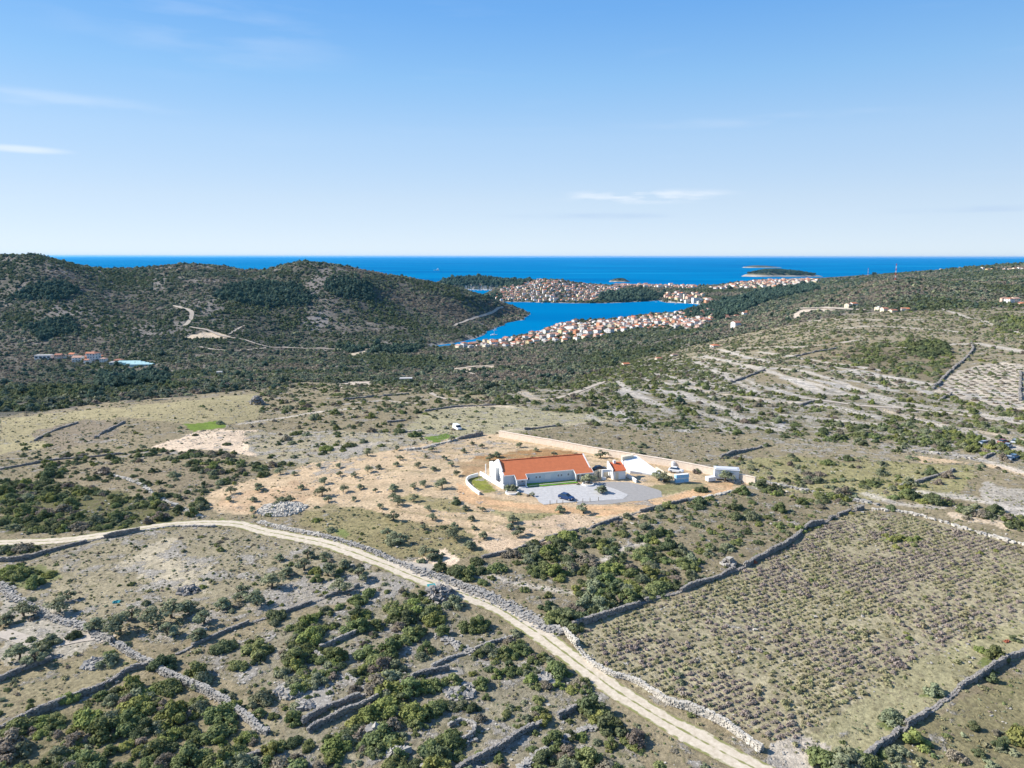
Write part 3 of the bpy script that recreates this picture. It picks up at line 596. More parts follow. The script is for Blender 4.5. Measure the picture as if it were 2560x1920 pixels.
for nm,pts,w,m,lb in (
 ('track',[(0,1580),(60,1600),(122,1612),(183,1600),(250,1592),(270,1600)],2.6,M['track'],'pale track at the left edge meeting the ruined wall'),
 ('track',[(1660,946),(1780,965),(1900,985),(2030,998),(2160,1015),(2270,1022),(2420,1040),(2560,1062)],3.2,M['track'],'pale track running down the right hillside'),
 ('track',[(2390,1272),(2440,1278),(2500,1298),(2570,1322)],3.6,M['track'],'stony track behind the lavender field at the right edge'),
 ('track',[(1054,970),(1090,990),(1130,1000),(1190,1002)],2.5,M['trackfar'],'winding pale track behind the plateau'),
 ('track',[(1380,1000),(1430,985),(1470,970),(1520,952),(1560,935)],3.0,M['trackfar'],'track climbing right from the sparse scrub'),
 ('track',[(1135,924),(1180,918),(1235,914)],5,M['trackfar'],'pale track in the green scrub above the plateau'),
 ('track',[(1165,930),(1200,945)],3,M['trackfar'],'short pale spur of track in the green scrub'),
 ('track',[(430,765),(470,775),(480,785),(472,805),(462,815)],7,M['trackfar'],'zigzag track on the middle of the left hills'),
 ('track',[(475,818),(520,826),(560,842),(600,848),(640,860),(672,868)],5,M['trackfar'],'track running right from the quarry on the hill'),
 ('track',[(570,838),(600,820),(622,812)],4,M['trackfar'],'short track climbing from the quarry'),
 ('track',[(672,868),(760,872),(900,874),(1000,873)],5,M['trackfar'],'valley track towards the bay'),
 ('track',[(500,868),(540,875),(600,877),(672,870)],4,M['trackfar'],'valley track under the quarry'),
 ('track',[(1136,815),(1170,800),(1205,790),(1240,775),(1258,768)],6,M['trackfar'],'path slanting across the headland'),
 ('track',[(1440,755),(1500,758)],4,M['trackfar'],'shore path of the town'),
 ('track',[(460,832),(430,838)],4,M['trackfar'],'quarry access'),
 ('track',[(1900,795),(1960,780),(2010,772),(2080,772),(2160,776)],7,M['trackfar'],'pale road below the ridge on the right'),
 ('track',[(2110,862),(2200,830),(2260,810)],0.1,M['trackfar'],'faint path'),
):
    if w<1 or len(lb)<8 or lb in('quarry access','shore path of the town'): continue
    ribbon(nm,gl(pts),w,m,lb,lift=.08 if pts[0][1]>1200 else (.2 if pts[0][1]>930 else 1.0),step=3 if pts[0][1]>930 else 8)
def patch(name,pts,m,label,lift=.05,px=True,th=.0,cat='ground'):
    """flat sheet draped on the yard plateau"""
    P=gl(pts) if px else pts
    q=[np.array(p[:2]) for p in P]; q=q+[q[0]]; c=np.concatenate([np.linspace(q[i],q[i+1],max(2,int(np.linalg.norm(q[i+1]-q[i])/1.0)),endpoint=False) for i in range(len(q)-1)]); c=c+np.stack([fbm(c[:,0]/3,c[:,1]/3,3,111)-.5,fbm(c[:,0]/3,c[:,1]/3,3,112)-.5],1)*1.3
    bm=bmesh.new(); vs=[bm.verts.new((x,y,float(hgt(x,y))+lift)) for x,y in c]; f=bm.faces.new(vs); bmesh.ops.triangulate(bm,faces=[f])
    bmesh.ops.recalc_face_normals(bm,faces=bm.faces)
    me=bpy.data.meshes.new(name); bm.to_mesh(me); bm.free(); me.materials.append(m)
    if me.polygons[0].normal.z<0: me.flip_normals()
    return meshobj(name,me,label=label,cat=cat,kind='structure')
patch('yard',[(1480,1207),(1530,1205),(1575,1206),(1612,1214),(1650,1228),(1655,1242),(1600,1252),(1556,1256),(1500,1262),(1440,1262)],M['asphalt'],'grey grit turning area right of the house',.03)
patch('gravel_yard',[(1260,1219),(1288,1221),(1440,1211),(1500,1207),(1530,1222),(1568,1236),(1556,1247),(1500,1251),(1430,1256),(1358,1262),(1336,1244),(1312,1232),(1275,1228)],M['gravel'],'pale gravel forecourt in front of the house',.06)
patch('lawn_strip',[(1318,1210),(1380,1206),(1441,1200.5),(1447,1207),(1385,1213),(1323,1219)],M['lawn'],'bright green lawn strip along the shaded facade',.16)
patch('track',[(975,1412),(990,1402),(1075,1410),(1120,1425),(1060,1428)],M['track'],'pale sandy patch beside the lane',.03)

# ------------------------------------------------------------ dry stone walls
CUBE=np.array([(x,y,z) for z in(-.5,.5) for x,y in((-.5,-.5),(.5,-.5),(.5,.5),(-.5,.5))],float)
CF=np.array([(3,2,1,0),(4,5,6,7),(0,1,5,4),(1,2,6,5),(2,3,7,6),(3,0,4,7)])
def stones(C,S,rz,rs,jit=.16,tilt=.25):
    n=len(C); V=CUBE[None]+rs.uniform(-jit,jit,(n,8,3)); V=V*S[:,None,:]
    rx=rs.uniform(-tilt,tilt,n)[:,None]; y=V[:,:,1]*np.cos(rx)-V[:,:,2]*np.sin(rx); z=V[:,:,1]*np.sin(rx)+V[:,:,2]*np.cos(rx); V[:,:,1]=y; V[:,:,2]=z
    c=np.cos(rz)[:,None]; s=np.sin(rz)[:,None]; x=V[:,:,0]*c-V[:,:,1]*s; y=V[:,:,0]*s+V[:,:,1]*c; V[:,:,0]=x; V[:,:,1]=y
    V=V+C[:,None,:]; F=CF[None]+(np.arange(n)*8)[:,None,None]; return V.reshape(-1,3),F.reshape(-1,4)
WALLC=0
def P_near(pts): return pts[0][1]>1290
def wall(pts,label,h=1.0,w=.8,m='stone',sz=.30,style='wall',name='dry_stone_wall',px=True,jit=.25,group=None):
    global WALLC; WALLC+=1; rs=np.random.RandomState(100+WALLC)
    if style=='wall': w*=.52; h*=.76
    else: w*=.56; h*=.45; sz=min(sz,.27) if P_near(pts) else sz
    P=gl(pts) if px else pts
    c=smooth([p[:2] for p in P],sz); 
    c=c+np.stack([(fbm(c[:,0]/5,c[:,1]/5,3,71)-.5),(fbm(c[:,0]/5,c[:,1]/5,3,72)-.5)],1)*1.1
    s=np.cumsum(np.r_[0,np.linalg.norm(np.diff(c,axis=0),axis=1)]); n=max(4,int(s[-1]/sz)); t=np.linspace(0,s[-1],n)
    c=np.stack([np.interp(t,s,c[:,0]),np.interp(t,s,c[:,1])],1); d=np.gradient(c,axis=0); ang=np.arctan2(d[:,1],d[:,0]); nrm=np.stack([-np.sin(ang),np.cos(ang)],1)
    hh=h*(.45+1.15*(fbm(t/5,t*0,4,80+WALLC)-.12)); base=hgt(c[:,0],c[:,1])
    Cs=[];Ss=[];A=[]
    if style=='wall':
        rows=max(2,int(round(h/(sz*.7))))
        for k in range(rows):
            ww=w*(1-.25*k/rows)
            for side in (-1,0,1):
                if side==0 and k<rows-1: continue
                off=side*(ww/2-sz*.3); keep=(rs.rand(n)<(.97 if k<rows-1 else .85))&((fbm(t/7,t*0+3,3,180+WALLC)>.30)|(k==0))
                z=base+(k+.4)*hh/rows
                q=np.stack([c[:,0]+nrm[:,0]*off,c[:,1]+nrm[:,1]*off,z],1)+rs.uniform(-.10,.10,(n,3))*sz*2
                Cs.append(q[keep]); Ss.append(np.stack([rs.uniform(.8,1.5,n)*sz,rs.uniform(.7,1.1,n)*max(sz,ww/2.2),rs.uniform(.8,1.25,n)*hh/rows],1)[keep]); A.append((ang+rs.uniform(-.25,.25,n))[keep])
    else:
        m_=int(s[-1]*w/(sz*sz)*1.35); tt=rs.uniform(0,s[-1],m_); o=np.clip(rs.normal(0,.30,m_),-.75,.75)*w
        x=np.interp(tt,t,c[:,0]); y=np.interp(tt,t,c[:,1]); nx=np.interp(tt,t,nrm[:,0]); ny=np.interp(tt,t,nrm[:,1]); H=np.interp(tt,t,hh)
        x=x+nx*o; y=y+ny*o; z=hgt(x,y)+H*np.exp(-(o/(w*.38))**2)*rs.uniform(.3,1,m_)
        sc_=np.exp(rs.normal(0,.3,m_))*sz
        Cs=[np.stack([x,y,z],1)]; Ss=[np.stack([sc_*1.2,sc_,sc_*.75],1)]; A=[rs.uniform(0,3.14,m_)]
    V,F=stones(np.concatenate(Cs),np.concatenate(Ss),np.concatenate(A),rs)
    me=npmesh(name,V,quads=F,mats=[M[m]])
    return meshobj(name,me,label=label,cat='stone wall' if 'wall' in name else 'stone heap',group=group)
g_='dry stone walls dividing the fields'
def WL(*a,**k): k.setdefault('group',g_); return wall(*a,**k)
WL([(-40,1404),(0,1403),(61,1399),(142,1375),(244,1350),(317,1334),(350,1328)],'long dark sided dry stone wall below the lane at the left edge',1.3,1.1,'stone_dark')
WL([(350,1328),(386,1322),(440,1316),(540,1318)],'low broken wall just under the lane bend',.5,.9,sz=.4,style='rubble')
WL([(0,1174),(122,1153),(203,1145),(309,1135)],'low thin wall left of the farm behind the round dark tree',.8,.8,'stone_dark')
WL([(244,1180),(325,1200),(386,1237),(448,1269),(508,1294)],'pale collapsed wall running down to the lane bend',.6,1.6,'stone_pale',style='rubble')
WL([(90,1102),(122,1082),(195,1058)],'faint curved wall in the pale field at far left',.8,.8,'stone_dark',sz=.6)
WL([(236,1096),(260,1082),(309,1058)],'wall with bushes along it in the pale field left of centre',1.0,.9,'stone_dark',sz=.6)
WL([(800,1336),(881,1359),(975,1399),(1044,1426)],'rubble bank along the right side of the lane below the olive grove',.9,2.4,style='rubble')
WL([(650,1305),(700,1318),(800,1336)],'low rubble bank beside the lane near the big stone heap',.8,2.4,'stone_pale',style='rubble')
WL([(1044,1426),(1125,1452),(1247,1504),(1349,1556),(1410,1585)],'broad grey rubble bank along the middle of the lane',1.1,4.4,style='rubble',sz=.30)
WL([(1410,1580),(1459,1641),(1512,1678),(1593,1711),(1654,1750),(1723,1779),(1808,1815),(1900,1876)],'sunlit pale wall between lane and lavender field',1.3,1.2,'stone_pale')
WL([(1199,1397),(1288,1377),(1340,1357),(1390,1340),(1471,1322),(1570,1290),(1642,1272),(1720,1250)],'long dark wall closing the lower edge of the farm plot',1.0,.9,'stone_dark')
WL([(1722,1250),(1787,1238),(1850,1225)],'pale stone edging at the right corner of the farm plot',.6,1.3,'stone_pale',style='rubble',sz=.5)
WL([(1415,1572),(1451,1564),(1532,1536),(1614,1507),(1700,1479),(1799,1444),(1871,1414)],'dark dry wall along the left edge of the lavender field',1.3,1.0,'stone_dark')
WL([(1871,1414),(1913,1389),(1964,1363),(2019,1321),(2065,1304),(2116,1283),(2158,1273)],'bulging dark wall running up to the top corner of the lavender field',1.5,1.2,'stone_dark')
WL([(2183,1273),(2272,1283),(2335,1300),(2419,1325),(2504,1347),(2580,1368)],'pale crumbled wall along the back of the lavender field',.6,1.4,'stone_pale',style='rubble',sz=.5)
WL([(2120,1935),(2145,1920),(2208,1865),(2263,1819),(2377,1735),(2483,1676),(2560,1633),(2620,1600)],'long tidy dry stone wall cutting the lower right corner',1.25,1.0,'stone_dark')
WL([(374,1666),(330,1678),(285,1702),(252,1719),(175,1751),(130,1772),(94,1784),(0,1824),(-40,1840)],'wall with a dark face between two scrub plots at lower left',1.1,.9,'stone_dark')
WL([(-40,1712),(0,1704),(49,1682),(100,1662),(155,1641)],'short shaded wall at the left edge under the track',1.1,.9,'stone_dark')
WL([(0,1458),(49,1499),(122,1540),(183,1560),(260,1597)],'wide crumbling stone bank coming down from the left edge',.9,2.6,style='rubble')
WL([(262,1598),(317,1629),(378,1662),(427,1694),(529,1739),(602,1784),(663,1833)],'thick sunlit wall running down between the lower left plots',1.2,1.5,'stone')
WL([(443,1633),(480,1615),(525,1597),(602,1566),(667,1544),(744,1519),(814,1495),(895,1468)],'straight dark wall above the dense lower scrub',1.0,.8,'stone_dark')
WL([(757,1810),(800,1788),(881,1747),(963,1719),(1016,1694)],'upper wall of the pair lining the sunken path in the lower scrub',1.2,.8,'stone_dark')
WL([(773,1830),(800,1816),(881,1780),(963,1739),(1044,1694),(1121,1678)],'lower wall of the pair lining the sunken path in the lower scrub',1.1,.8,'stone_dark')
WL([(1085,1670),(1134,1645),(1178,1629),(1230,1610),(1284,1593)],'thin pale wall reaching towards the lane from the double wall',.8,.7)
WL([(560,1925),(574,1920),(631,1890),(679,1869)],'short wall at the bottom edge left of centre',1.0,.9,'stone_dark')
WL([(1050,1930),(1064,1920),(1125,1881),(1190,1850)],'pale low wall at the bottom edge below the ring',.7,1.4,style='rubble')
WL([(1120,1815),(1150,1805),(1178,1815),(1184,1833),(1165,1850),(1130,1860),(1112,1848)],'small ring shaped stone wall in the lower scrub',.9,.7)
WL([(1140,1930),(1154,1920),(1227,1885),(1276,1861),(1313,1833),(1357,1812)],'dark wall climbing right from the bottom edge',1.2,1.0,'stone_dark')
WL([(1395,1795),(1435,1772)],'short piece of wall hidden among bushes left of the lane',1.0,.9,'stone_dark')
WL([(1300,1930),(1340,1895),(1370,1877),(1451,1828),(1500,1810)],'pale rubble bank left of the lane at the bottom',.7,2.2,style='rubble')
WL([(800,1620),(812,1617),(898,1584)],'short pale wall deep in the middle scrub',.8,.7)
WL([(1093,1588),(1120,1602),(1146,1621),(1180,1632)],'grey rubble bank in the middle scrub',.6,2.4,style='rubble')
WL([(870,1690),(895,1705),(925,1725)],'stub of pale wall between the double wall and the scrub',.7,.9)
WL([(715,1630),(748,1618),(785,1632),(812,1650)],'bent pale stub of wall in the left scrub',.8,.8)
WL([(2331,974),(2376,929),(2429,880),(2427,860)],'straight dark wall beside the planted terraces on the right hill',1.6,1.3,'stone_dark',sz=1.0)
WL([(1827,957),(1870,942),(1912,925)],'short dark wall across the stripes of the right hillside',1.5,1.1,'stone_dark',sz=.9)
WL([(1802,1144),(1843,1132),(1900,1120)],'short dark wall just above the farm boundary',1.2,1.0,'stone_dark',sz=.6)
WL([(2250,1218),(2311,1201),(2384,1177)],'curved dark wall in the grassy field on the right',1.1,1.0,'stone_dark',sz=.6)
WL([(1981,894),(2040,880),(2091,872)],'faint wall high on the right hillside',1.4,1.1,'stone_dark',sz=1.0)
WL([(2348,1002),(2376,986)],'short wall under the planted terraces',1.3,1.1,'stone_dark',sz=.8)
WL([(2000,1015),(2035,1003)],'tiny wall piece in the middle of the striped slope',1.2,1.0,'stone_dark',sz=.8)
WL([(2282,1128),(2350,1135),(2433,1149)],'pale stone bank above the orange earth on the right',.9,1.8,'stone',style='rubble',sz=.6)
WL([(2551,930),(2549,1002)],'dark wall at the right edge beside the terraces',1.4,1.2,'stone_dark',sz=.9)
WL([(2462,1146),(2485,1133),(2510,1122)],'dark wall by the parked scrap cars',1.2,1.0,'stone_dark',sz=.6)
WL([(1010,1125),(1070,1118),(1147,1097)],'pale rubble row behind the upper corner of the farm',.8,1.8,'stone_pale',style='rubble',sz=.5)
WL([(1062,1029),(1135,1018),(1236,1013)],'thin dark wall along the rim behind the white van',.9,.9,'stone_dark',sz=.6)
WL([(1314,1074),(1387,1066)],'short dark wall behind the long beige boundary wall',.9,.9,'stone_dark',sz=.6)
WL([(972,1056),(1013,1052)],'tiny wall piece left of the white van',.9,.9,'stone_dark',sz=.6)
WL([(984,1079),(1053,1078)],'pale rubble row below the white van',.8,1.8,'stone_pale',style='rubble',sz=.5)
WL([(1700,938),(1738,922)],'short wall at the left end of the striped slope',1.2,1.0,'stone_dark',sz=.8)
WL([(860,1000),(960,990),(1020,985)],'faint wall on the sparse ground behind the plateau',.9,.9,'stone_dark',sz=.7)
WL([(1147,1098),(1175,1094),(1205,1088)],'short black shaded wall at the upper corner of the farm',1.5,.9,'stone_dark',sz=.6)
WL([(1900,1205),(1990,1222),(2080,1240),(2200,1262)],'grey rubble strip behind the hedge right of the farm',.6,2.4,'stone',style='rubble',sz=.55)
# long beige boundary wall of the farm: a built wall with coping
def longwall():
    P=gl([(1248,1092),(1335,1107),(1425,1123),(1534,1143),(1642,1161),(1715,1174),(1787,1189),(1888,1212)])
    t=empty('boundary_wall',P[0],label='long beige masonry wall closing the back of the farm plot',cat='wall')
    c=smooth([p[:2] for p in P],3.0); z=hgt(c[:,0],c[:,1]); d=np.gradient(c,axis=0); d/=np.linalg.norm(d,axis=1)[:,None]; nr=np.stack([-d[:,1],d[:,0]],1)
    def strip(hw,z0,z1,name,mt):
        mb=MB(); secs=[]
        for i in range(len(c)):
            a=c[i]-nr[i]*hw; b=c[i]+nr[i]*hw
            secs.append([(a[0]-P[0][0],a[1]-P[0][1],z[i]+z0-P[0][2]),(b[0]-P[0][0],b[1]-P[0][1],z[i]+z0-P[0][2]),(b[0]-P[0][0],b[1]-P[0][1],z[i]+z1-P[0][2]),(a[0]-P[0][0],a[1]-P[0][1],z[i]+z1-P[0][2])])
        mb.loft(secs); mb.build(name,mt,t)
    strip(.25,-.6,2.0,'wall_body',M['stone_wallpale']); strip(.34,2.002,2.15,'coping',M['stone_wallpale'])
longwall()
# stone heaps
def heap(u,v,r,h,label,m='stone',sz=.5,name='stone_heap',ry=.7):
    x,y,z=g1(u,v); rs=np.random.RandomState(int(u)); n=int(r*r*3.2/(sz*sz)*1.3); a=rs.uniform(0,6.28,n); q=np.sqrt(rs.rand(n))
    X=x+np.cos(a)*q*r; Y=y+np.sin(a)*q*r*ry*1.3; Z=hgt(X,Y)+h*(1-q**2)*rs.uniform(.6,1,n); s_=np.exp(rs.normal(0,.3,n))*sz
    V,F=stones(np.stack([X,Y,Z],1),np.stack([s_*1.2,s_,s_*.8],1),rs.uniform(0,3.14,n),rs,tilt=.8)
    return meshobj(name,npmesh(name,V,quads=F,mats=[M[m]]),label=label,cat='stone heap',group='heaps of cleared stones')
heap(705,1273,5.6,.8,'big pale heap of cleared stones above the lane bend','stone_pale',.38)
heap(1098,1492,3.0,2.2,'round grey cairn with a dark hollow below the lane','stone_dark',.4)
heap(722,1728,2.2,.35,'flat grey scree in the lower left scrub','stone',.35)
heap(760,1765,1.4,.3,'small grey scree just above the double wall','stone',.35)
heap(935,1835,1.7,.9,'grey stone mound left of the ring wall','stone',.4)
heap(990,1885,1.4,.6,'small stone mound at the bottom edge','stone',.38)
heap(240,1660,1.8,.25,'pale scree beside a round bush at lower left','stone',.33)
heap(1150,1730,2.3,.4,'pale rock scree in the centre of the lower scrub','stone',.38)
heap(1370,1700,1.6,.4,'stone scree near the lane in the lower scrub','stone',.36)
heap(470,1478,1.8,.8,'low stone shelter on the open rocky plot','stone_dark',.4)
heap(642,1010,3.2,4.0,'ruined stone hut on the plateau rim','stone_dark',.8)
heap(1822,1412,1.5,1.4,'pointed heap on the lavender field wall','stone',.45)
heap(1838,1203,2.0,.8,'pale stones beside the white cabin','stone_pale',.5)

# ------------------------------------------------------------ the farmhouse
P0=(-2.35,179.4,90.0); HA=math.radians(16.5)
def house():
    t=empty('farmhouse',P0,HA,label='long white farmhouse with orange tiled roof and two projecting wings',cat='house')
    W=25.0; D=10.6; RT=5.3; RZ=5.45; EZ=3.0; sl=(RZ-EZ)/RT
    def rz(y): return RZ-sl*abs(y-RT)
    # walls: prism along x with gabled profile; the wings project to the front
    mb=MB(); prof=[(0,0),(D,0),(D,EZ-.16),(RT,RZ-.16),(0,EZ-.16)]
    mb.xprism(prof,.35,W-.35); mb.build('wall',M['white_shaded'],t)
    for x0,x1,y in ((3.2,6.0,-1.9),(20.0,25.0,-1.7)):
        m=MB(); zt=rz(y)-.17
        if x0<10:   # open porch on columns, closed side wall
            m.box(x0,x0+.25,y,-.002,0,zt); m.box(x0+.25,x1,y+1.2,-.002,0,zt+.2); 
            w=m.build('wall',M['white_shaded'],t)
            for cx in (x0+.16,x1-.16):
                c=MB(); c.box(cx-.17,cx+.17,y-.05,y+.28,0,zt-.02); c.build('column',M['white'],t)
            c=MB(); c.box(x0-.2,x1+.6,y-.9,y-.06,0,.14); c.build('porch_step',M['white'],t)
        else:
            m.box(x0+.3,x1-.35,y+.5,-.002,0,zt-.0); m.build('wall',M['white_shaded'],t)
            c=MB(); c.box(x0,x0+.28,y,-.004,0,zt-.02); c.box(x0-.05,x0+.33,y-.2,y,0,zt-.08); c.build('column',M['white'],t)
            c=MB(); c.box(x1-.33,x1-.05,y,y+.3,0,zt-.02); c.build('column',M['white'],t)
    # gable end walls with parapets standing above the tiles
    for x0,x1 in ((0,.34),(W-.34,W)):
        m=MB(); pr=[(-.0,0),(D+.1,0),(D+.1,EZ+.22),(RT+.6,RZ+.30),(RT-.6,RZ+.30),(1.3,rz(1.3)+.30),(1.3,rz(1.3)-.05),(.5,rz(.5)+.02),(0,EZ-.02)] if x0==0 else [(0,0),(D+.1,0),(D+.1,EZ+.05),(RT,RZ+.12),(0,EZ+.06)]
        m.xprism(pr,x0,x1); m.build('gable_wall',M['white'],t)
    m=MB()  # flat chimney like cap at the rear of the left gable
    m.box(-.9,-.002,RT-1.2,D,0,3.9); m.build('side_annex',M['white'],t)
    for yy in (RT+.4,D-.3):
        m=MB(); m.box(-2.2,-1.95,yy-.12,yy+.12,0,3.3); m.build('column',M['white'],t)
    # roof slabs
    def slab(x0,x1,y0,y1,th=.14):
        m=MB(); a,b=rz(y0),rz(y1); m.xprism([(y0,a),(y1,b),(y1,b-th),(y0,a-th)],x0,x1); return m
    r=slab(.36,W-.36,-.25,RT); r.xprism([(RT,RZ),(D+.3,rz(D+.3)),(D+.3,rz(D+.3)-.14),(RT,RZ-.14)],.36,W-.36)
    for x0,x1,y in ((3.1,6.15,-2.1),(19.9,25.1,-1.9)):
        r.xprism([(y,rz(y)),(-.252,rz(-.252)),(-.252,rz(-.252)-.14),(y,rz(y)-.14)],x0,x1)
    rf=r.build('roof',M['roofridged'],t)
    m=MB(); m.box(.36,W-.36,RT-.13,RT+.13,RZ+.002,RZ+.11); m.build('ridge_tiles',M['rooforange'],rf)
    # white eaves fascia
    f=MB()
    def fas(x0,x1,y): f.box(x0,x1,y-.10,y-.002,rz(y)-.22,rz(y)+.05)
    fas(.34,3.1,-.25); fas(3.0,6.25,-2.1); fas(6.15,19.9,-.25); fas(19.8,25.2,-1.9)
    for x in (3.0,6.152,19.8,25.102):
        f.xprism([(-2.1 if x<10 else -1.9,rz(-2.1 if x<10 else -1.9)+.06),(-.27,rz(-.27)+.06),(-.27,rz(-.27)-.2),(-2.1 if x<10 else -1.9,rz(-2.1 if x<10 else -1.9)-.2)],x,x+.098)
    f.build('fascia',M['white'],t)
    # openings: frame + pane
    def win(x,z,w,h,y=0,par=None,shut=False,name='window'):
        m=MB(); b=.10; d=.05
        m.box(x-w/2-b,x-w/2,y-d,y-.003,z-b,z+h+b); m.box(x+w/2,x+w/2+b,y-d,y-.003,z-b,z+h+b); m.box(x-w/2,x+w/2,y-d,y-.003,z+h,z+h+b); m.box(x-w/2,x+w/2,y-d,y-.003,z-b,z)
        o=m.build(name,M['frame'],t); g=MB(); g.box(x-w/2,x+w/2,y-.03,y-.004,z,z+h)
        if shut:
            g.build('door_leaf' if name=='door' else 'shutter',M['frame'],o)
        else:
            g.build('pane',M['glass'],o)
            c=MB(); c.box(x-.03,x+.03,y-.045,y-.031,z,z+h); c.build('mullion',M['frame'],o)
    win(6.9,1.0,.85,.75); win(9.3,1.35,.4,.55); win(10.3,1.35,.4,.55); win(12.6,.9,1.5,1.25,shut=True); win(13.0,1.0,.45,.6)if False else None
    win(15.6,1.3,.38,.55); win(16.5,1.3,.38,.55); win(18.5,1.35,.42,.55)
    win(20.9,.05,.6,2.1,-1.2,name='door'); win(22.1,.05,.6,2.1,-1.2,name='door'); win(23.6,.9,.8,1.1,-1.2)
    win(4.2,.05,.7,2.0,-.70,name='door',shut=True); win(5.2,.9,.5,1.0,-.70)
    # gable side openings (left end)
    for (y,z,w,h) in ((1.7,1.9,.5,.6),(3.4,1.9,.5,.6),(3.3,.1,.9,1.9),(2.0,.7,.6,1.0)):
        m=MB(); m.box(-.05,-.003,y-w/2-.07,y+w/2+.07,z-.07,z+h+.07); o=m.build('window',M['frame'],t); g=MB(); g.box(-.07,-.052,y-w/2,y+w/2,z,z+h); g.build('pane',M['glass'],o)
    # wall lamps
    for x in (9.6,16.0):
        pass
    # paved plinth in front
    m=MB(); m.box(6.4,19.8,-2.55,-2.3,0,.35); m.build('lawn_kerb',M['cream'],t)
def ridged():
    m=mat('ridged_orange_tiles',(.62,.175,.075),rough=.85); t=m.node_tree; p=t.nodes['Principled BSDF']
    tcn=N(t,'ShaderNodeTexCoord'); w=N(t,'ShaderNodeTexWave',wave_type='BANDS',bands_direction='X'); w.inputs['Scale'].default_value=1.6; w.inputs['Distortion'].default_value=.15; L(t,tcn.outputs['Object'],w.inputs['Vector'])
    w2=N(t,'ShaderNodeTexWave',wave_type='BANDS',bands_direction='Y'); w2.inputs['Scale'].default_value=.95; L(t,tcn.outputs['Object'],w2.inputs['Vector'])
    n=N(t,'ShaderNodeTexNoise'); n.inputs['Scale'].default_value=1.1; n.inputs['Detail'].default_value=6; L(t,tcn.outputs['Object'],n.inputs['Vector'])
    x=N(t,'ShaderNodeMix',data_type='RGBA'); L(t,n.outputs[0],x.inputs[0]); x.inputs[6].default_value=(.56,.17,.075,1); x.inputs[7].default_value=(.76,.235,.10,1)
    x2=N(t,'ShaderNodeMix',data_type='RGBA',blend_type='MULTIPLY'); x2.inputs[7].default_value=(.78,.78,.78,1); r=N(t,'ShaderNodeMapRange'); r.inputs[1].default_value=.6; r.inputs[2].default_value=1; L(t,w2.outputs[0],r.inputs[0]); L(t,r.outputs[0],x2.inputs[0]); L(t,x.outputs[2],x2.inputs[6]); L(t,x2.outputs[2],p.inputs['Base Color'])
    b=N(t,'ShaderNodeBump'); b.inputs['Distance'].default_value=.06; b.inputs['Strength'].default_value=.6; L(t,w.outputs[0],b.inputs['Height']); L(t,b.outputs[0],p.inputs['Normal'])
    return m
M['roofridged']=ridged()
house()
def onG(u,v,z=90.0): x,y=SP(u,v,z); return float(x),float(y)
# outbuilding with small red roof
def outbuilding():
    x,y=onG(1533,1199.5); t=empty('outbuilding',(x,y,90),R(14),label='small white outbuilding with a bright red roof and arched side passage',cat='building')
    m=MB(); m.box(0,3.6,0,3.6,0,2.55); m.build('wall',M['white'],t)
    m=MB(); m.box(1.7,3.62,-.03,-.002,0,2.5); m.build('shaded_panel',M['white_shaded'],t) if False else None
    r=MB(); r.xprism([(-.35,2.56),(3.75,3.85),(3.75,3.73),(-.35,2.44)],-.1,3.75); r.build('roof',M['rooforange'],t)
    p=MB(); p.xprism([(-.3,2.1),(3.9,2.1),(3.9,4.25),(3.3,4.25),(-.3,2.95)],-.36,-.12); p.build('parapet',M['white'],t); p=MB(); p.xprism([(1.8,3.0),(3.9,3.0),(3.9,4.3),(2.8,4.3)],3.77,4.0); p.build('parapet',M['white'],t)
    d=MB(); d.box(.6,1.5,-.05,-.003,.02,2.0); dd=d.build('door',M['cream'],t); h=MB(); h.box(1.32,1.40,-.09,-.052,.95,1.05); h.build('handle',M['steel'],dd)
    a=MB(); a.box(-3.1,-2.7,.4,.8,0,2.9); a.box(-2.7,-.38,.4,.8,2.2,2.9); a.box(-2.7,-1.9,.4,.8,0,.7); a.build('arch',M['white'],t)
    s=MB(); s.box(-3.0,-.4,2.8,3.1,0,2.2); s.build('back_wall',M['cream'],t)
    k=MB(); k.box(1.2,1.9,3.0,3.6,3.56,4.5); k.build('chimney',M['white'],t)
outbuilding()
def poly_slab(name,px,z0,z1,m,label,cat,parent=None,top=None):
    P=[onG(u,v,90) for u,v in px]; cx=sum(p[0] for p in P)/len(P); cy_=sum(p[1] for p in P)/len(P)
    t=MB(); n=len(P); vs=[(x-cx,y-cy_,z0) for x,y in P]+[(x-cx,y-cy_,(top[i] if top else z1)) for i,(x,y) in enumerate(P)]
    t.add(vs,[tuple(range(n-1,-1,-1)),tuple(range(n,2*n))]+[(i,(i+1)%n,n+(i+1)%n,n+i) for i in range(n)])
    o=t.build(name,m,parent,label=label,cat=cat); o.location=(cx,cy_,90); return o
poly_slab('rainwater_catchment',[(1552,1172),(1566,1160),(1590,1155),(1652,1185),(1632,1189),(1606,1186),(1575,1184)],0,1,M['white'],'white sloping concrete rainwater catchment behind the red roofed outbuilding','catchment',top=[1.2,2.0,2.1,.35,.25,.5,.8])
poly_slab('cistern_head',[(1553,1161),(1581,1157),(1583,1160),(1555,1165)],1.0,2.7,M['cream'],'beige cistern head block at the top of the catchment','cistern')
def lowwall(name,px,h,w,m,label,closed=False):
    P=smooth([onG(*p) for p in px],.7); mb=MB(); d=np.gradient(P,axis=0); d/=np.linalg.norm(d,axis=1)[:,None]; n=np.stack([-d[:,1],d[:,0]],1)*w/2; o=P[0]
    mb.loft([[(*(P[i]-n[i]-o),-.3),(*(P[i]+n[i]-o),-.3),(*(P[i]+n[i]-o),h),(*(P[i]-n[i]-o),h)] for i in range(len(P))])
    ob=mb.build(name,M[m],label=label,cat='wall'); ob.location=(o[0],o[1],90); return ob
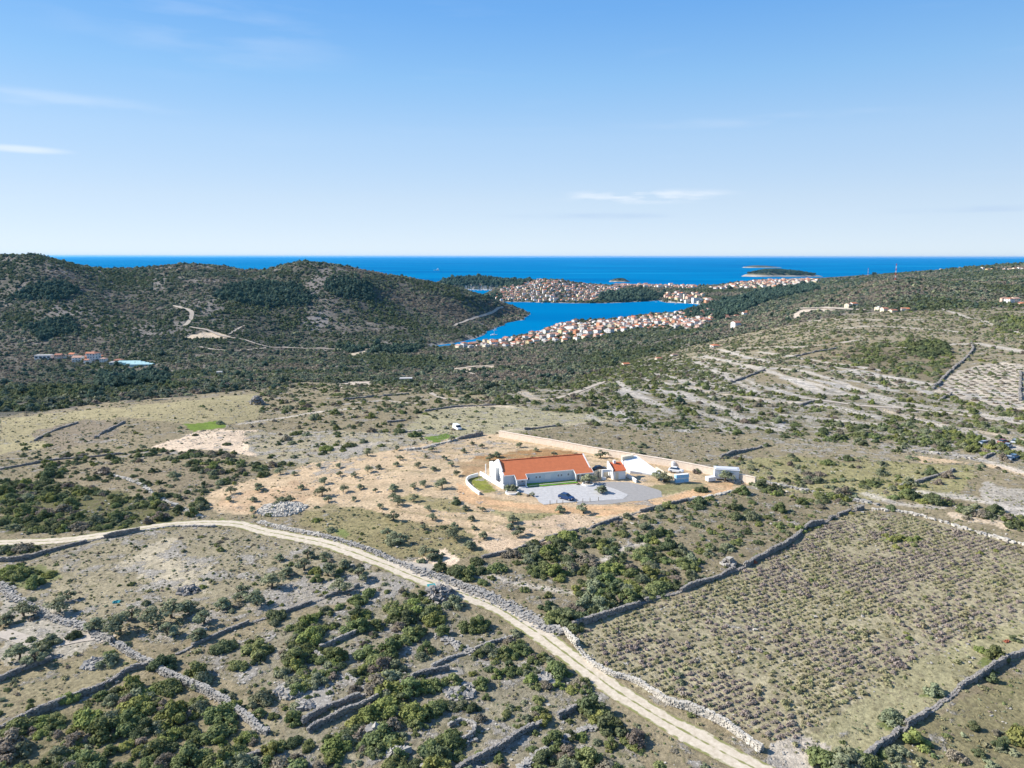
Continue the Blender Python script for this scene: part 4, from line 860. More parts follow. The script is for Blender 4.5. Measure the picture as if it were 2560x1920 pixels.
lowwall('garden_wall',[(1199,1238),(1183,1226),(1168,1211),(1167,1202),(1175,1196),(1195,1190)],.9,.35,'white','curved low white wall round the green bank left of the house')
lowwall('retaining_wall',[(1201,1188),(1222,1201),(1240,1212),(1260,1223)],1.1,.4,'white','straight white retaining wall beside the left end of the house')
lowwall('retaining_wall',[(1567,1192),(1580,1199),(1591,1207)],.9,.35,'white','short white retaining wall right of the outbuilding')
lowwall('courtyard_wall',[(1482,1196),(1495,1192),(1508,1192)],2.0,.3,'cream','shaded courtyard wall between the house and the outbuilding')
lowwall('garden_wall',[(1640,1172),(1665,1186),(1700,1194)],.6,.3,'cream','low beige wall behind the olive tree on the right of the yard')
lowwall('kerb_wall',[(1420,1231),(1432,1234),(1450,1231),(1470,1227)],0.35,.25,'white','small white planter kerb round the courtyard olive tree') if False else None
def planter(u,v,r,label):
    x,y=onG(u,v); t=MB(); n=18; a=[(math.cos(i*2*math.pi/n),math.sin(i*2*math.pi/n)) for i in range(n)]
    ib=[(c*r,s*r) for c,s in a]; jb=[(c*(r-.25),s*(r-.25)) for c,s in a]
    vs=[(x_,y_,0) for x_,y_ in ib]+[(x_,y_,.42) for x_,y_ in ib]+[(x_,y_,.42) for x_,y_ in jb]+[(x_,y_,.3) for x_,y_ in jb]; fs=[]
    for i in range(n):
        j=(i+1)%n; fs+=[(i,j,n+j,n+i),(n+i,n+j,2*n+j,2*n+i),(2*n+i,2*n+j,3*n+j,3*n+i)]
    t.add(vs,fs); t.add([(0,0,.3)]+[(x_,y_,.3) for x_,y_ in jb],[(0,1+i,1+(i+1)%n) for i in range(n)],1)
    o=t.build('planter',[M['white'],M['track']],label=label,cat='planter'); o.location=(x,y,90)
planter(1470,1212,1.6,'round white planter under the olive tree by the right wing'); planter(1280,1233,1.7,'round white planter in front of the left porch')
# water containers, cabin
def tank(x,y,z,rz,label):
    t=empty('water_container',(x,y,z),rz,label=label,cat='water tank',group='stacked blue water containers')
    m=MB(); m.box(-.6,.6,-.5,.5,.14,1.08); m.build('tank_body',M['lblue'],t)
    m=MB(); m.box(-.62,.62,-.52,.52,0,.13); m.build('pallet',M['whitepaint'],t)
    c=MB()
    for k in range(5):
        z_=.18+k*.21; c.box(-.63,.63,-.53,-.50,z_,z_+.035); c.box(-.63,-.60,-.5,.5,z_,z_+.035)
    for k in range(5): c.box(-.6+k*.29,-.565+k*.29,-.535,-.505,.13,1.1); 
    c.box(-.63,.63,-.53,.53,1.082,1.12); c.build('cage',M['whitepaint'],t)
x0,y0=onG(1693,1206)
for i in range(3):
    for j in range(2): tank(x0+i*1.27*math.cos(.25),y0+i*1.27*math.sin(.25),90+j*1.14,.25,('upper','lower')[1-j]+(' left',' middle',' right')[i]+' blue water container of the stack by the orange track')
def cabin():
    x,y=onG(1786,1197); t=empty('site_cabin',(x,y,90),R(-12),label='white site cabin with a pale flat roof near the back wall',cat='cabin')
    m=MB(); m.box(0,6.4,0,3.2,.15,2.6); m.build('wall',M['whitepaint'],t)
    m=MB(); m.box(-.15,6.55,-.15,3.35,2.602,2.75); m.box(.3,6.1,.4,2.8,2.752,2.9); m.build('roof',M['steel'],t)
    m=MB(); m.box(1.0,1.9,-.05,-.002,.2,2.2); d=m.build('door',M['frame'],t)
    m=MB(); m.box(3.2,4.6,-.05,-.002,1.0,1.9); w=m.build('window',M['glass'],t)
    m=MB(); m.box(0.2,6.2,.1,3.1,0,.148); m.build('base',M['steel'],t)
    x,y=onG(1776,1201); t=empty('storage_box',(x,y,90),R(20),label='low white storage box in front of the white cabin',cat='box')
    m=MB(); m.box(-1.2,1.2,-.7,.7,0,1.0); m.build('box_body',M['whitepaint'],t); m=MB(); m.box(-1.25,1.25,-.75,.75,1.002,1.1); m.build('lid',M['frame'],t)
    x,y=onG(1684,1166); t=empty('white_tank',(x,y,90),R(10),label='upright white tank standing behind the white car',cat='tank')
    m=MB(); m.tube([(0,0,0),(0,0,1.4)],.6,14); m.build('tank_body',M['whitepaint'],t); m=MB(); m.tube([(0,0,1.402),(0,0,1.52)],[.4,.2],12); m.build('lid',M['steel'],t)
cabin()
def car(x,y,z,rz,paint,label,group=None,van=False,s=1.0):
    t=empty('parked_car' if not van else 'parked_van',(x,y,z),rz,label=label,cat='car' if not van else 'van',group=group); t.scale=(s,s,s)
    def sec(x,w,z0,z1,tw): return [(x,-w,z0),(x,w,z0),(x,w,(z0+z1)/2+.05),(x,tw,z1),(x,-tw,z1),(x,-w,(z0+z1)/2+.05)]
    b=MB()
    if van: S=[(-2.3,.85,.4,1.0,.8),(-2.28,.93,.28,1.15,.9),(1.2,.93,.25,1.15,.9),(2.0,.92,.25,1.05,.84),(2.35,.8,.35,.85,.72)]
    else: S=[(-2.1,.72,.42,.78,.62),(-2.0,.84,.28,.93,.74),(-1.2,.88,.22,.96,.80),(.9,.88,.22,.93,.80),(1.75,.85,.25,.80,.70),(2.12,.70,.35,.62,.55)]
    b.loft([sec(*q) for q in S]); b.build('body',M[paint],t)
    c=MB()
    def cs(x,z,w): return [(x,-w,z),(x,w,z)]
    if van: c.loft([[(-2.26,-.88,1.151),(1.75,-.88,1.10),(1.75,.88,1.10),(-2.26,.88,1.151)],[(-2.22,-.80,1.85),(1.15,-.80,1.85),(1.15,.80,1.85),(-2.22,.80,1.85)]])
    else: c.loft([[(-1.75,-.76,.955),(1.0,-.76,.92),(1.0,.76,.92),(-1.75,.76,.955)],[(-1.2,-.60,1.42),(.2,-.60,1.42),(.2,.60,1.42),(-1.2,.60,1.42)]])
    c.build('windows',M['glass'],t)
    r=MB()
    if van: r.box(-2.24,1.18,-.82,.82,1.852,1.93); r.box(-2.27,.5,-.895,.895,1.15,1.80)
    else: r.box(-1.22,.22,-.62,.62,1.422,1.46)
    r.build('roof',M[paint],t)
    for sx in (-1.32,1.33):
        for sy in (-1,1):
            w=MB(); w.tube([(sx,sy*.70,.32),(sx,sy*.90,.32)],.32,14); ww=w.build('wheel',M['tyre'],t); q=MB(); q.tube([(sx,sy*.895,.32),(sx,sy*.915,.32)],.19,10); q.build('rim',M['rim'],ww)
    for sy in (-1,1):
        h=MB(); xx=2.3 if van else 2.02; h.box(xx-.06,xx+.05,sy*.6-.14,sy*.6+.14,.56,.68); h.build('headlight',M['lamp'],t)
x,y=onG(1416,1248); car(x,y,90.06,R(-38),'carblue','dark blue car parked on the pale gravel forecourt')
x,y=onG(1690,1180); car(x,y,90.0,R(-25),'carwhite','white car parked behind the outbuilding near the back wall')
x,y=onG(1500,1176); car(x,y,90.0,R(20),'carblack','black car half hidden by olives behind the house')
x,y,z=g1(1143,1073); car(x,y,z,R(-60),'carwhite','white van parked alone beyond the upper corner of the farm',van=True,s=.95)
for (u,v,a,p,lb) in ((2463,1112,10,'cargrey','grey scrap car left of the group at the right edge'),(2508,1108,25,'carred','red scrap car in the group at the right edge'),(2519,1118,40,'cargrey','silver scrap car just below the red one'),(2540,1108,30,'cargrey','pale scrap car furthest to the right'),(2535,1146,35,'scrapblue','dull blue car below the dark wall by the right edge'),(2522,1150,50,'cargrey','grey scrap car nearest the lower dark wall')):
    x,y,z=g1(u,v); car(x,y,z,R(a),p,lb,group='scrap cars among the bushes')
def bin_(u,v,label):
    x,y,z=g1(u,v); t=empty('water_barrel',(x,y,z),0.3,label=label,cat='barrel')
    m=MB(); m.box(-.7,.7,-.5,.5,0,1.1); m.build('barrel_body',M['teal'],t); m=MB(); m.box(-.75,.75,-.55,.55,1.102,1.2); m.build('lid',M['teal'],t)
bin_(1079,1478,'teal covered water barrel beside the cairn')
def sheet(u,v,w,d,m,label,name,cat,rz=.3,h=.25):
    x,y,z=g1(u,v); mb=MB(); n=6; vs=[];rs=random.Random(int(u))
    for j in range(n):
        for i in range(n): vs.append(((i/(n-1)-.5)*w*rs.uniform(.85,1.1),(j/(n-1)-.5)*d*rs.uniform(.85,1.1),.06+h*rs.random()*(1 if 0<i<n-1 and 0<j<n-1 else 0)))
    mb.add(vs,[(j*n+i,j*n+i+1,(j+1)*n+i+1,(j+1)*n+i) for j in range(n-1) for i in range(n-1)])
    o=mb.build(name,M[m],label=label,cat=cat); o.location=(x,y,z); o.rotation_euler=(0,0,rz)
sheet(293,1505,1.5,1.1,'teal','crumpled teal tarpaulin on the rocky plot','tarpaulin','tarpaulin')
sheet(1104,1478,1.4,1.0,'whitepaint','white board lying by the teal barrel','board','board',.6)
sheet(2517,1604,1.2,.7,'rust','rusty sheet on the grass at the right edge','rusty_sheet','metal sheet')
sheet(1888,1408,1.0,.6,'rust','rusty scrap on top of the lavender field wall','rusty_sheet','metal sheet',.2,.8)
# yard edge posts, poles
def post(u,v,h,label,m='wood',r=.05,z=None,arm=False,name='fence_post',cat='post',group=None):
    x,y,zz=g1(u,v); mb=MB(); mb.tube([(0,0,-.2),(0,0,h)],[r*1.2,r],6)
    if arm: mb.box(-.8,.8,-.05,.05,h-.35,h-.25)
    o=mb.build(name,M[m],label=label,cat=cat,group=group); o.location=(x,y,zz)
for i,(u,v) in enumerate([(1375,1261),(1392,1259),(1407,1260),(1441,1257),(1457,1256),(1475,1254),(1496,1252)]):
    post(u,v,1.0,'thin dark post at the lower edge of the gravel forecourt',r=.07,group='posts along the forecourt edge')

# ------------------------------------------------------------ foliage shapes
def leafy(seed,lobes=7,leaves=700,ls=.13,h=1.25,spread=.62,lob=(.34,.55),core=True,gap=0.):
    """clump of leaf tufts over several uneven lobes; unit radius, sits on z=0"""
    rs=np.random.RandomState(seed); C=[]
    for i in range(lobes):
        a=rs.uniform(0,6.28); q=spread*math.sqrt(rs.rand()) if i else 0
        rr=rs.uniform(*lob); zz=rs.uniform(.25,1)*(h-rr)*(1-.45*q/spread) if i else h-rr
        C.append((q*math.cos(a),q*math.sin(a),max(rr*.45,zz),rr))
    C=np.array(C); w=C[:,3]**2; w/=w.sum(); pick=rs.choice(lobes,leaves,p=w)
    d=rs.normal(size=(leaves,3)); d/=np.linalg.norm(d,axis=1)[:,None]; d[:,2]=np.where(d[:,2]<-.3,-d[:,2],d[:,2])
    rad=C[pick,3]*rs.uniform(.72,1.12,leaves); rad*=np.where(rs.rand(leaves)<.15,rs.uniform(1.05,1.35,leaves),1.0); c=C[pick,:3]+d*rad[:,None]*np.array([1,1,.85]); c[:,2]=np.maximum(c[:,2],.03)
    if gap: keep=fbm(c[:,0]*3+seed,c[:,1]*3+c[:,2]*2,2,seed)>gap; c=c[keep]; d=d[keep]
    n=len(c); nn=d+rs.normal(0,.45,(n,3)); nn/=np.linalg.norm(nn,axis=1)[:,None]
    t=np.cross(nn,rs.normal(size=(n,3))); t/=np.linalg.norm(t,axis=1)[:,None]+1e-9; b=np.cross(nn,t); s=ls*rs.uniform(.6,1.5,n)[:,None]
    V=np.stack([c+t*s,c+b*s*.8-nn*s*.25,c-t*s,c-b*s*.8-nn*s*.25],1).reshape(-1,3); F=np.arange(n*4).reshape(-1,4)
    if core:
        ico=[];k=8
        for x,y,z,r in C:
            base=len(V)+len(ico)
            vs=[(x,y,z+r*.7)]+[(x+r*.78*math.cos(j*6.283/k),y+r*.78*math.sin(j*6.283/k),z+r*.1) for j in range(k)]+[(x+r*.6*math.cos(j*6.283/k),y+r*.6*math.sin(j*6.283/k),max(0,z-r*.7)) for j in range(k)]
            ico+=vs; F=np.concatenate([F,[[base,base+1+j,base+1+(j+1)%k,base] for j in range(k)][:0] or np.zeros((0,4),int),[[base+1+j,base+1+k+j,base+1+k+(j+1)%k,base+1+(j+1)%k] for j in range(k)],[[base,base+1+j,base+1+(j+1)%k,base+1+(j+2)%k] for j in range(0,k,2)]]).astype(int)
        V=np.concatenate([V,np.array(ico)])
    return V,F
def leafmesh(name,m,seed,**k):
    V,F=leafy(seed,**k); return npmesh(name,V,quads=F,mats=[m])
SPEC=['f_holm','f_mastic','f_bright','f_olive','f_brown']
BUSH=[]   # [species][variant]
for si,sn in enumerate(SPEC):
    BUSH.append([leafmesh('bush',M[sn],100+si*10+v,lobes=(9,13,17)[v],leaves=(900,1150,1400)[v],ls=.085,h=(1.2,1.0,.8)[v],spread=.74,lob=(.20,.42),gap=.30 if sn in('f_olive','f_brown') else .18,core=sn!='f_brown') for v in range(3)])
FAR=[leafmesh('maquis',M['f_far'],300+v,lobes=3+v,leaves=70,ls=.30,h=1.0) for v in range(3)]+[leafmesh('maquis',M['f_fardark'],310+v,lobes=3,leaves=70,ls=.28,h=1.5,spread=.5) for v in range(2)]+[leafmesh('maquis',M['f_olive'],320,lobes=4,leaves=60,ls=.28,h=.9),leafmesh('maquis',M['f_holm'],321,lobes=4,leaves=70,ls=.28,h=1.1),leafmesh('maquis',M['f_brown'],322,lobes=4,leaves=60,ls=.26,h=.9,core=True)]
TUFT=[leafmesh('tuft',M['f_tuft'],330,lobes=4,leaves=34,ls=.26,h=.7,core=False),leafmesh('tuft',M['f_olive'],331,lobes=4,leaves=40,ls=.26,h=.8,core=False),leafmesh('tuft',M['f_brown'],332,lobes=4,leaves=34,ls=.24,h=.7,core=False),leafmesh('tuft',M['f_mastic'],333,lobes=4,leaves=46,ls=.26,h=.8,core=True)]
LAV=[leafmesh('lavender_mound',M['f_lav'],340+v,lobes=5,leaves=90,ls=.20,h=.75) for v in range(2)]+[leafmesh('lavender_mound',M['f_tuft'],344,lobes=5,leaves=70,ls=.2,h=.8)]
def stonemesh(seed,m):
    rs=np.random.RandomState(seed); V,F=stones(np.array([[0,0,.25]]),np.array([[1.2,.9,.7]]),np.array([0.]),rs,jit=.28); return npmesh('stone',V,quads=F,mats=[m])
STN=[stonemesh(i,M['stone' if i<3 else 'stone_pale']) for i in range(5)]
def scatter(name,protos,P,idx,rot,scl,label,cat):
    """one uncountable mass: points carrying instances through geometry nodes"""
    c=bpy.data.collections.new(name+'_kinds')
    for i,me in enumerate(protos):
        o=bpy.data.objects.new('kind_%02d'%i,me); c.objects.link(o)
    me=bpy.data.meshes.new(name); me.vertices.add(len(P)); me.vertices.foreach_set('co',np.asarray(P,np.float32).ravel())
    a=me.attributes.new('kind_index','INT','POINT'); a.data.foreach_set('value',np.asarray(idx,np.int32))
    a=me.attributes.new('turn','FLOAT_VECTOR','POINT'); r=np.zeros((len(P),3),np.float32); r[:,2]=rot; a.data.foreach_set('vector',r.ravel())
    a=me.attributes.new('size','FLOAT_VECTOR','POINT'); a.data.foreach_set('vector',np.asarray(scl,np.float32).ravel())
    o=bpy.data.objects.new(name,me); COL.objects.link(o); tag(o,label,cat,kind='stuff')
    ng=bpy.data.node_groups.new(name+'_nodes','GeometryNodeTree'); ng.interface.new_socket('Geometry',in_out='INPUT',socket_type='NodeSocketGeometry'); ng.interface.new_socket('Geometry',in_out='OUTPUT',socket_type='NodeSocketGeometry')
    gi=ng.nodes.new('NodeGroupInput'); go=ng.nodes.new('NodeGroupOutput'); ip=ng.nodes.new('GeometryNodeInstanceOnPoints'); ci=ng.nodes.new('GeometryNodeCollectionInfo')
    ci.inputs['Collection'].default_value=c; ci.inputs['Separate Children'].default_value=True; ci.inputs['Reset Children'].default_value=True
    def at(n,t):
        q=ng.nodes.new('GeometryNodeInputNamedAttribute'); q.data_type=t; q.inputs[0].default_value=n; return q.outputs[0]
    ip.inputs['Pick Instance'].default_value=True
    L(ng,gi.outputs[0],ip.inputs['Points']); L(ng,ci.outputs[0],ip.inputs['Instance']); L(ng,at('kind_index','INT'),ip.inputs['Instance Index']); L(ng,at('turn','FLOAT_VECTOR'),ip.inputs['Rotation']); L(ng,at('size','FLOAT_VECTOR'),ip.inputs['Scale']); L(ng,ip.outputs[0],go.inputs[0])
    o.modifiers.new('scatter','NODES').node_group=ng
    return o
def inside(u,v,polys):
    r=np.zeros(u.shape,bool)
    for p in polys: r|=inpoly(u,v,p)
    return r
YARD=[k_([(985,985),(1240,960),(1300,990),(1400,1000),(1632,1030),(1560,1075),(1250,1105),(1060,1105),(985,1050)])]
LW=[tuple(p[:2]) for p in gl(LANE)]
# ------------------------------------------------------------ near scrub: density zones (per 100 m2), mean radius, species weights [holm,mastic,bright,wild olive,bare]
MIXG=(.24,.36,.11,.20,.09); MIXD=(.45,.25,.08,.14,.08); MIXO=(.2,.2,.05,.4,.15)
VZ=[
 (PLATE,1.6,.7,MIXO),
 ([(1560,905),(1700,872),(1900,826),(2130,783),(2560,768),(3000,768),(3000,960),(2300,980),(1900,930),(1500,1000)],3.2,1.25,MIXO),
 ([(1240,985),(1400,960),(1560,905),(1700,890),(1900,960),(2560,1000),(2900,1050),(2900,1200),(2200,1120),(1800,1080),(1400,1060),(1240,1020)],4.9,1.25,MIXG),
 ([(640,975),(760,960),(1000,965),(1240,985),(1240,1060),(1000,1060),(640,1030)],4.6,1.1,MIXO),
 (k_([(0,905),(200,885),(560,850),(560,905),(480,920),(250,900),(120,960),(0,985)]),.5,.7,MIXO),
 (k_([(560,900),(1000,880),(1080,930),(1000,935),(880,955),(640,1005),(560,960)]),1.7,1.3,MIXO),
 (k_([(390,915),(470,910),(495,922),(420,934)]),0,.5,MIXO),
 (k_([(330,960),(420,935),(540,925),(620,945),(560,985),(470,975),(350,972)]),.6,.6,MIXO),
 (k_([(40,960),(330,970),(560,990),(640,1000),(600,1050),(480,1090),(420,1130),(300,1060),(60,1030)]),4.2,1.2,MIXD),
 (k_([(380,975),(620,985),(600,1050),(480,1080),(400,1030)]),6.5,1.5,MIXD),
 (k_([(0,1040),(150,1045),(400,1100),(380,1135),(150,1150),(0,1150)]),17,1.25,(.35,.4,.1,.05,.1)),
 ([(1060,1030),(1135,1018),(1273,1016),(1540,1045),(1460,1060),(1318,1078),(1250,1086),(1150,1090),(1000,1080)],1.0,.8,MIXO),
 (ZONES[12][0],0,.5,MIXO),
 (k_([(640,1110),(720,1085),(860,1120),(980,1140),(1040,1165),(1060,1200),(900,1210),(760,1180),(640,1130)]),1.6,.6,MIXO),
 (k_([(1060,1205),(1250,1150),(1510,1075),(1640,1050),(1850,1100),(1700,1180),(1560,1240),(1380,1310),(1240,1350),(1100,1290),(960,1230)]),8.5,.9,MIXG),
 (k_([(1000,1230),(1110,1180),(1250,1155),(1420,1130),(1530,1230),(1440,1280),(1240,1345),(1130,1300),(960,1235)]),9.5,1.6,MIXG),
 (ZONES[26][0],.12,.5,MIXG),
 (k_([(1850,1659),(2050,1520),(2300,1420),(2400,2000),(1800,2000)]),4.2,1.25,MIXG),
 (k_([(1560,990),(1700,985),(2100,1010),(2080,1080),(1900,1080),(1650,1045)]),3.6,1.25,MIXO),
 (k_([(1640,1045),(1850,1075),(1910,1098),(1870,1108),(1640,1064)]),14,1.5,MIXG),
 (k_([(1900,1095),(2020,1095),(2130,1120),(2212,1150),(2300,1175),(2300,1150),(2100,1090),(1950,1070)]),9,1.6,MIXG),
 (k_([(1840,920),(2100,935),(2230,965),(2230,990),(2100,985),(1850,945)]),12,1.5,MIXG),
 (k_([(1830,790),(1850,745),(1950,740),(2070,760),(2030,830),(1940,810)]),3.8,1.7,MIXG),
 (k_([(1960,740),(2040,742),(2055,765),(1990,772),(1955,760)]),9,3.2,(.5,.5,0,0,0)),
 (k_([(2070,800),(2160,780),(2230,790),(2260,880),(2200,890),(2010,845)]),.5,1.2,MIXO),
 (k_([(2140,680),(2300,700),(2300,740),(2150,715)]),9,2.2,MIXG),
 (k_([(0,1180),(300,1155),(470,1140),(720,1180),(820,1240),(780,1265),(640,1300),(440,1370),(380,1400),(200,1360),(0,1280)]),3.2,.5,MIXO),
 (k_([(0,1235),(80,1220),(130,1250),(60,1275),(0,1270)]),12,1.1,(.1,.7,.2,0,0)),
 (k_([(0,1170),(100,1160),(160,1165),(60,1195),(0,1205)]),14,1.3,MIXG),
 (k_([(620,1180),(800,1215),(840,1250),(640,1280),(560,1230)]),3.5,1.0,MIXO),
 (k_([(0,1280),(120,1310),(220,1370),(240,1390),(0,1450)]),.8,.9,MIXO),
 (k_([(0,1470),(240,1400),(330,1440),(120,1510),(0,1560)]),1.6,.9,MIXG),
 (k_([(0,1590),(330,1460),(560,1600),(520,2000),(-100,2000)]),15,1.3,(.12,.42,.2,.14,.12)),
 (k_([(330,1430),(640,1340),(700,1400),(640,1500),(590,1590)]),2.2,1.2,MIXG),
 (k_([(520,1400),(640,1340),(820,1275),(960,1300),(1150,1400),(1300,1500),(1420,1659),(1460,1800),(520,1800),(640,1500)]),10.5,1.55,(.16,.42,.16,.12,.14)),
]
def sample(Y1,Y2,dmax,amax=.82,cap=None):
    n=int(dmax/100*(2*amax)*(Y2**2-Y1**2)/2); 
    if cap: n=min(n,cap)
    A=RS.uniform(-amax,amax,n); Y=np.sqrt(RS.uniform(Y1*Y1,Y2*Y2,n)); return A*Y,Y
DENS=3.3
def near_scrub():
    X,Y=sample(58,820,52); Z=hgt(X,Y); u,v=proj(X,Y,Z)
    ok=inpoly(u,v,PLATE)&(v<2060)&(u>-120)&(u<2680); X,Y,Z,u,v=[q[ok] for q in (X,Y,Z,u,v)]
    den=np.zeros(len(X)); rad=np.ones(len(X)); zi=np.zeros(len(X),int)
    for k,(poly,d,r,mx_) in enumerate(VZ):
        i=inpoly(u,v,poly); den[i]=d; rad[i]=r; zi[i]=k
    cl=np.clip((fbm(X/8,Y/8,3,91)-.27)*3.4,.18,1.35); den*=cl
    den*=DENS; ok=RS.rand(len(X))*52<den
    ok&=~inside(u,v,YARD)&~((dline(X,Y,LW)<2.9))
    X,Y,Z,u,v,rad,zi=[q[ok] for q in (X,Y,Z,u,v,rad,zi)]
    ok=np.ones(len(X),bool); rk=RS.rand(len(X))
    for pts,wd,cc in STRIPS: ok&=~((dline(X,Y,[tuple(q[:2]) for q in gl(pts)])<wd*1.15)&(rk<.85))
    X,Y,Z,u,v,rad,zi=[q[ok] for q in (X,Y,Z,u,v,rad,zi)]
    r=rad*.84*np.exp(RS.normal(-.22,.50,len(X))); sp=np.zeros(len(X),int)
    for k in range(len(VZ)):
        i=np.nonzero(zi==k)[0]; w=np.array(VZ[k][3]); sp[i]=RS.choice(5,len(i),p=w/w.sum())
    r=np.minimum(r,np.where(rad>2,4.2,2.3)); sp=np.where((r<.8)&(sp==0),3,sp)
    return X,Y,Z,u,v,r,sp
NX,NY,NZ,NU,NV,NRr,NS=near_scrub()
HERO=[(690,1265,1.3,3),(672,1290,1.0,1),(735,1280,.8,3),(1668,1204,1.1,4),(1236,1140,1.0,2),(1330,1145,.7,3),(1445,1212,.5,3),(1296,1236,.8,3),(1320,1240,.6,4),(1735,1183,1.2,4),(407,1668,2.3,0),(565,1622,2.3,0),(268,1660,1.7,3),(175,1752,1.6,2),(126,1606,2.2,3),(325,1726,2.0,2),(504,1708,1.9,3),(553,1733,.8,1),(647,1790,1.2,1),(655,1753,1.9,3),(692,1545,2.0,0),(472,1905,2.3,1),(106,1812,1.4,2),(922,1488,1.8,1),(1130,1515,1.9,3),(983,1358,2.0,3),(1146,1430,2.3,0),(1100,1425,1.9,0),(1182,1575,2.4,1),(1288,1586,1.4,3),(1427,1562,2.4,0),(1380,1552,2.2,1),(1390,1668,.9,2),(1361,1806,1.4,2),(1060,1724,1.6,2),(2065,1915,2.8,1),(2120,1905,1.9,3),(2230,1800,1.8,3),(2335,1730,1.8,3),(2487,1645,1.9,1),(2455,1630,1.2,2),
 (2215,1340,1.0,2),(2232,1352,1.3,2),(2252,1350,1.5,2),(2275,1352,1.4,2),(2295,1350,1.1,2),(2240,1370,1.0,2),(2285,1365,.9,1),(2205,1325,.8,1),(2272,1598,.7,2),(2266,1584,.5,2),(2027,1453,.7,1),(1702,1708,.8,3),(1960,1480,.5,2),(2450,1385,.8,2),(2490,1378,.6,2),(1917,1636,.6,1),(1940,1550,.5,3),
 (126,1190,3.4,0),(565,1112,1.6,0),(695,1112,1.5,0),(730,1110,1.4,3),(1756,1228,1.9,0),(1742,1180,1.3,3),(1142,1260,1.4,0),(704,1254,2.0,3),(1908,1220,2.6,0),(1900,1215,2.0,3),(1880,1258,1.4,1),(1270,1226,1.5,3),(828,1328,1.3,3),(792,1302,1.2,2),(2005,1260,1.5,1),(2228,1275,1.6,0),(1590,905,2.0,0),(2225,830,3.0,0),(550,1060,1.8,3),(2140,1090,2.2,1),(1845,1055,1.7,0)]
hp=[g1(u,v)+(r,s) for u,v,r,s in HERO]
def region_words(u,v,x,y):
    if y>300:
        return 'on the striped right hillside' if u>1500 else ('on the plateau rim' if u>700 else 'on the far left field')
    if v<1240 and u<1100: return 'left of the farm plot'
    if 1100<=u<1900 and 1060<v<1260: return 'round the yard'
    if u>=1640 and v<1300: return 'right of the farm'
    if u<560 and v<1420 and v>1240: return 'left of the lane bend'
    if v>1640 and u<700: return 'in the lower left scrub'
    if u<700: return 'on the stony plot at left'
    if u>2050 and v>1560: return 'in the lower right corner'
    lv=1383+(u-900)*.55
    if u>1250 and v<lv-60 and u<2200 and v<1600 and (v<1560-(u-1420)*.33): return 'above the lavender wall'
    if u>1400 and v<lv: return 'in the lavender field'
    if v>lv: return 'in the scrub left of the lane'
    return 'above the lane'
SW=['dark green','mid green','bright yellow green','grey green','bare brown']
def size_word(r): return 'large' if r>2 else ('medium' if r>1.35 else ('small' if r>.8 else 'tiny'))
def fine(u,v):
    col=['far left','left','centre left','centre','centre right','right','far right'][min(6,int(max(u,0)/2560*7))]
    row=['top','upper','middle','lower','bottom'][min(4,int(max(0,v-760)/232))]
    return row+' '+col
def shrubs():
    app=NRr/NY; order=np.argsort(-app); vis=(NU[order]>-10)&(NU[order]<2570)&(NV[order]<1935); order=order[vis]
    nI=300-len(hp)-2; ind=order[:nI]; rest=np.setdiff1d(np.arange(len(NX)),ind)
    items=[(x,y,z,r,s) for x,y,z,r,s in hp]+[(NX[i],NY[i],NZ[i],NRr[i],NS[i]) for i in ind]
    for k,(x,y,z,r,s) in enumerate(items):
        me=BUSH[int(s)][k%3]; o=bpy.data.objects.new('shrub',me); COL.objects.link(o); o.location=(x,y,z-.08*r); o.rotation_euler=(0,0,random.uniform(0,6.28)); o.scale=(r,r*random.uniform(.85,1.1),r*random.uniform(.8,1.05))
        u,v=proj(x,y,z); u=float(u);v=float(v); shape=('rounded','uneven','spreading')[k%3]
        tag(o,'%s %s %s shrub %s, %s'%(size_word(r),shape,SW[int(s)],region_words(u,v,x,y),fine(u,v)),'shrub','shrubs of the %s'%SW[int(s)]+' kind')
    i=rest; sc=np.stack([NRr[i],NRr[i]*RS.uniform(.85,1.1,len(i)),NRr[i]*RS.uniform(.75,1.05,len(i))],1)
    P=np.stack([NX[i],NY[i],NZ[i]-.08*NRr[i]],1)
    scatter('low_scrub',[m for b in BUSH for m in b],P,NS[i]*3+RS.randint(0,3,len(i)),RS.uniform(0,6.28,len(i)),sc,'mass of smaller green and grey scrub bushes over the plateau','scrub')
    print('near scrub',len(NX),'individual',len(items))
shrubs()
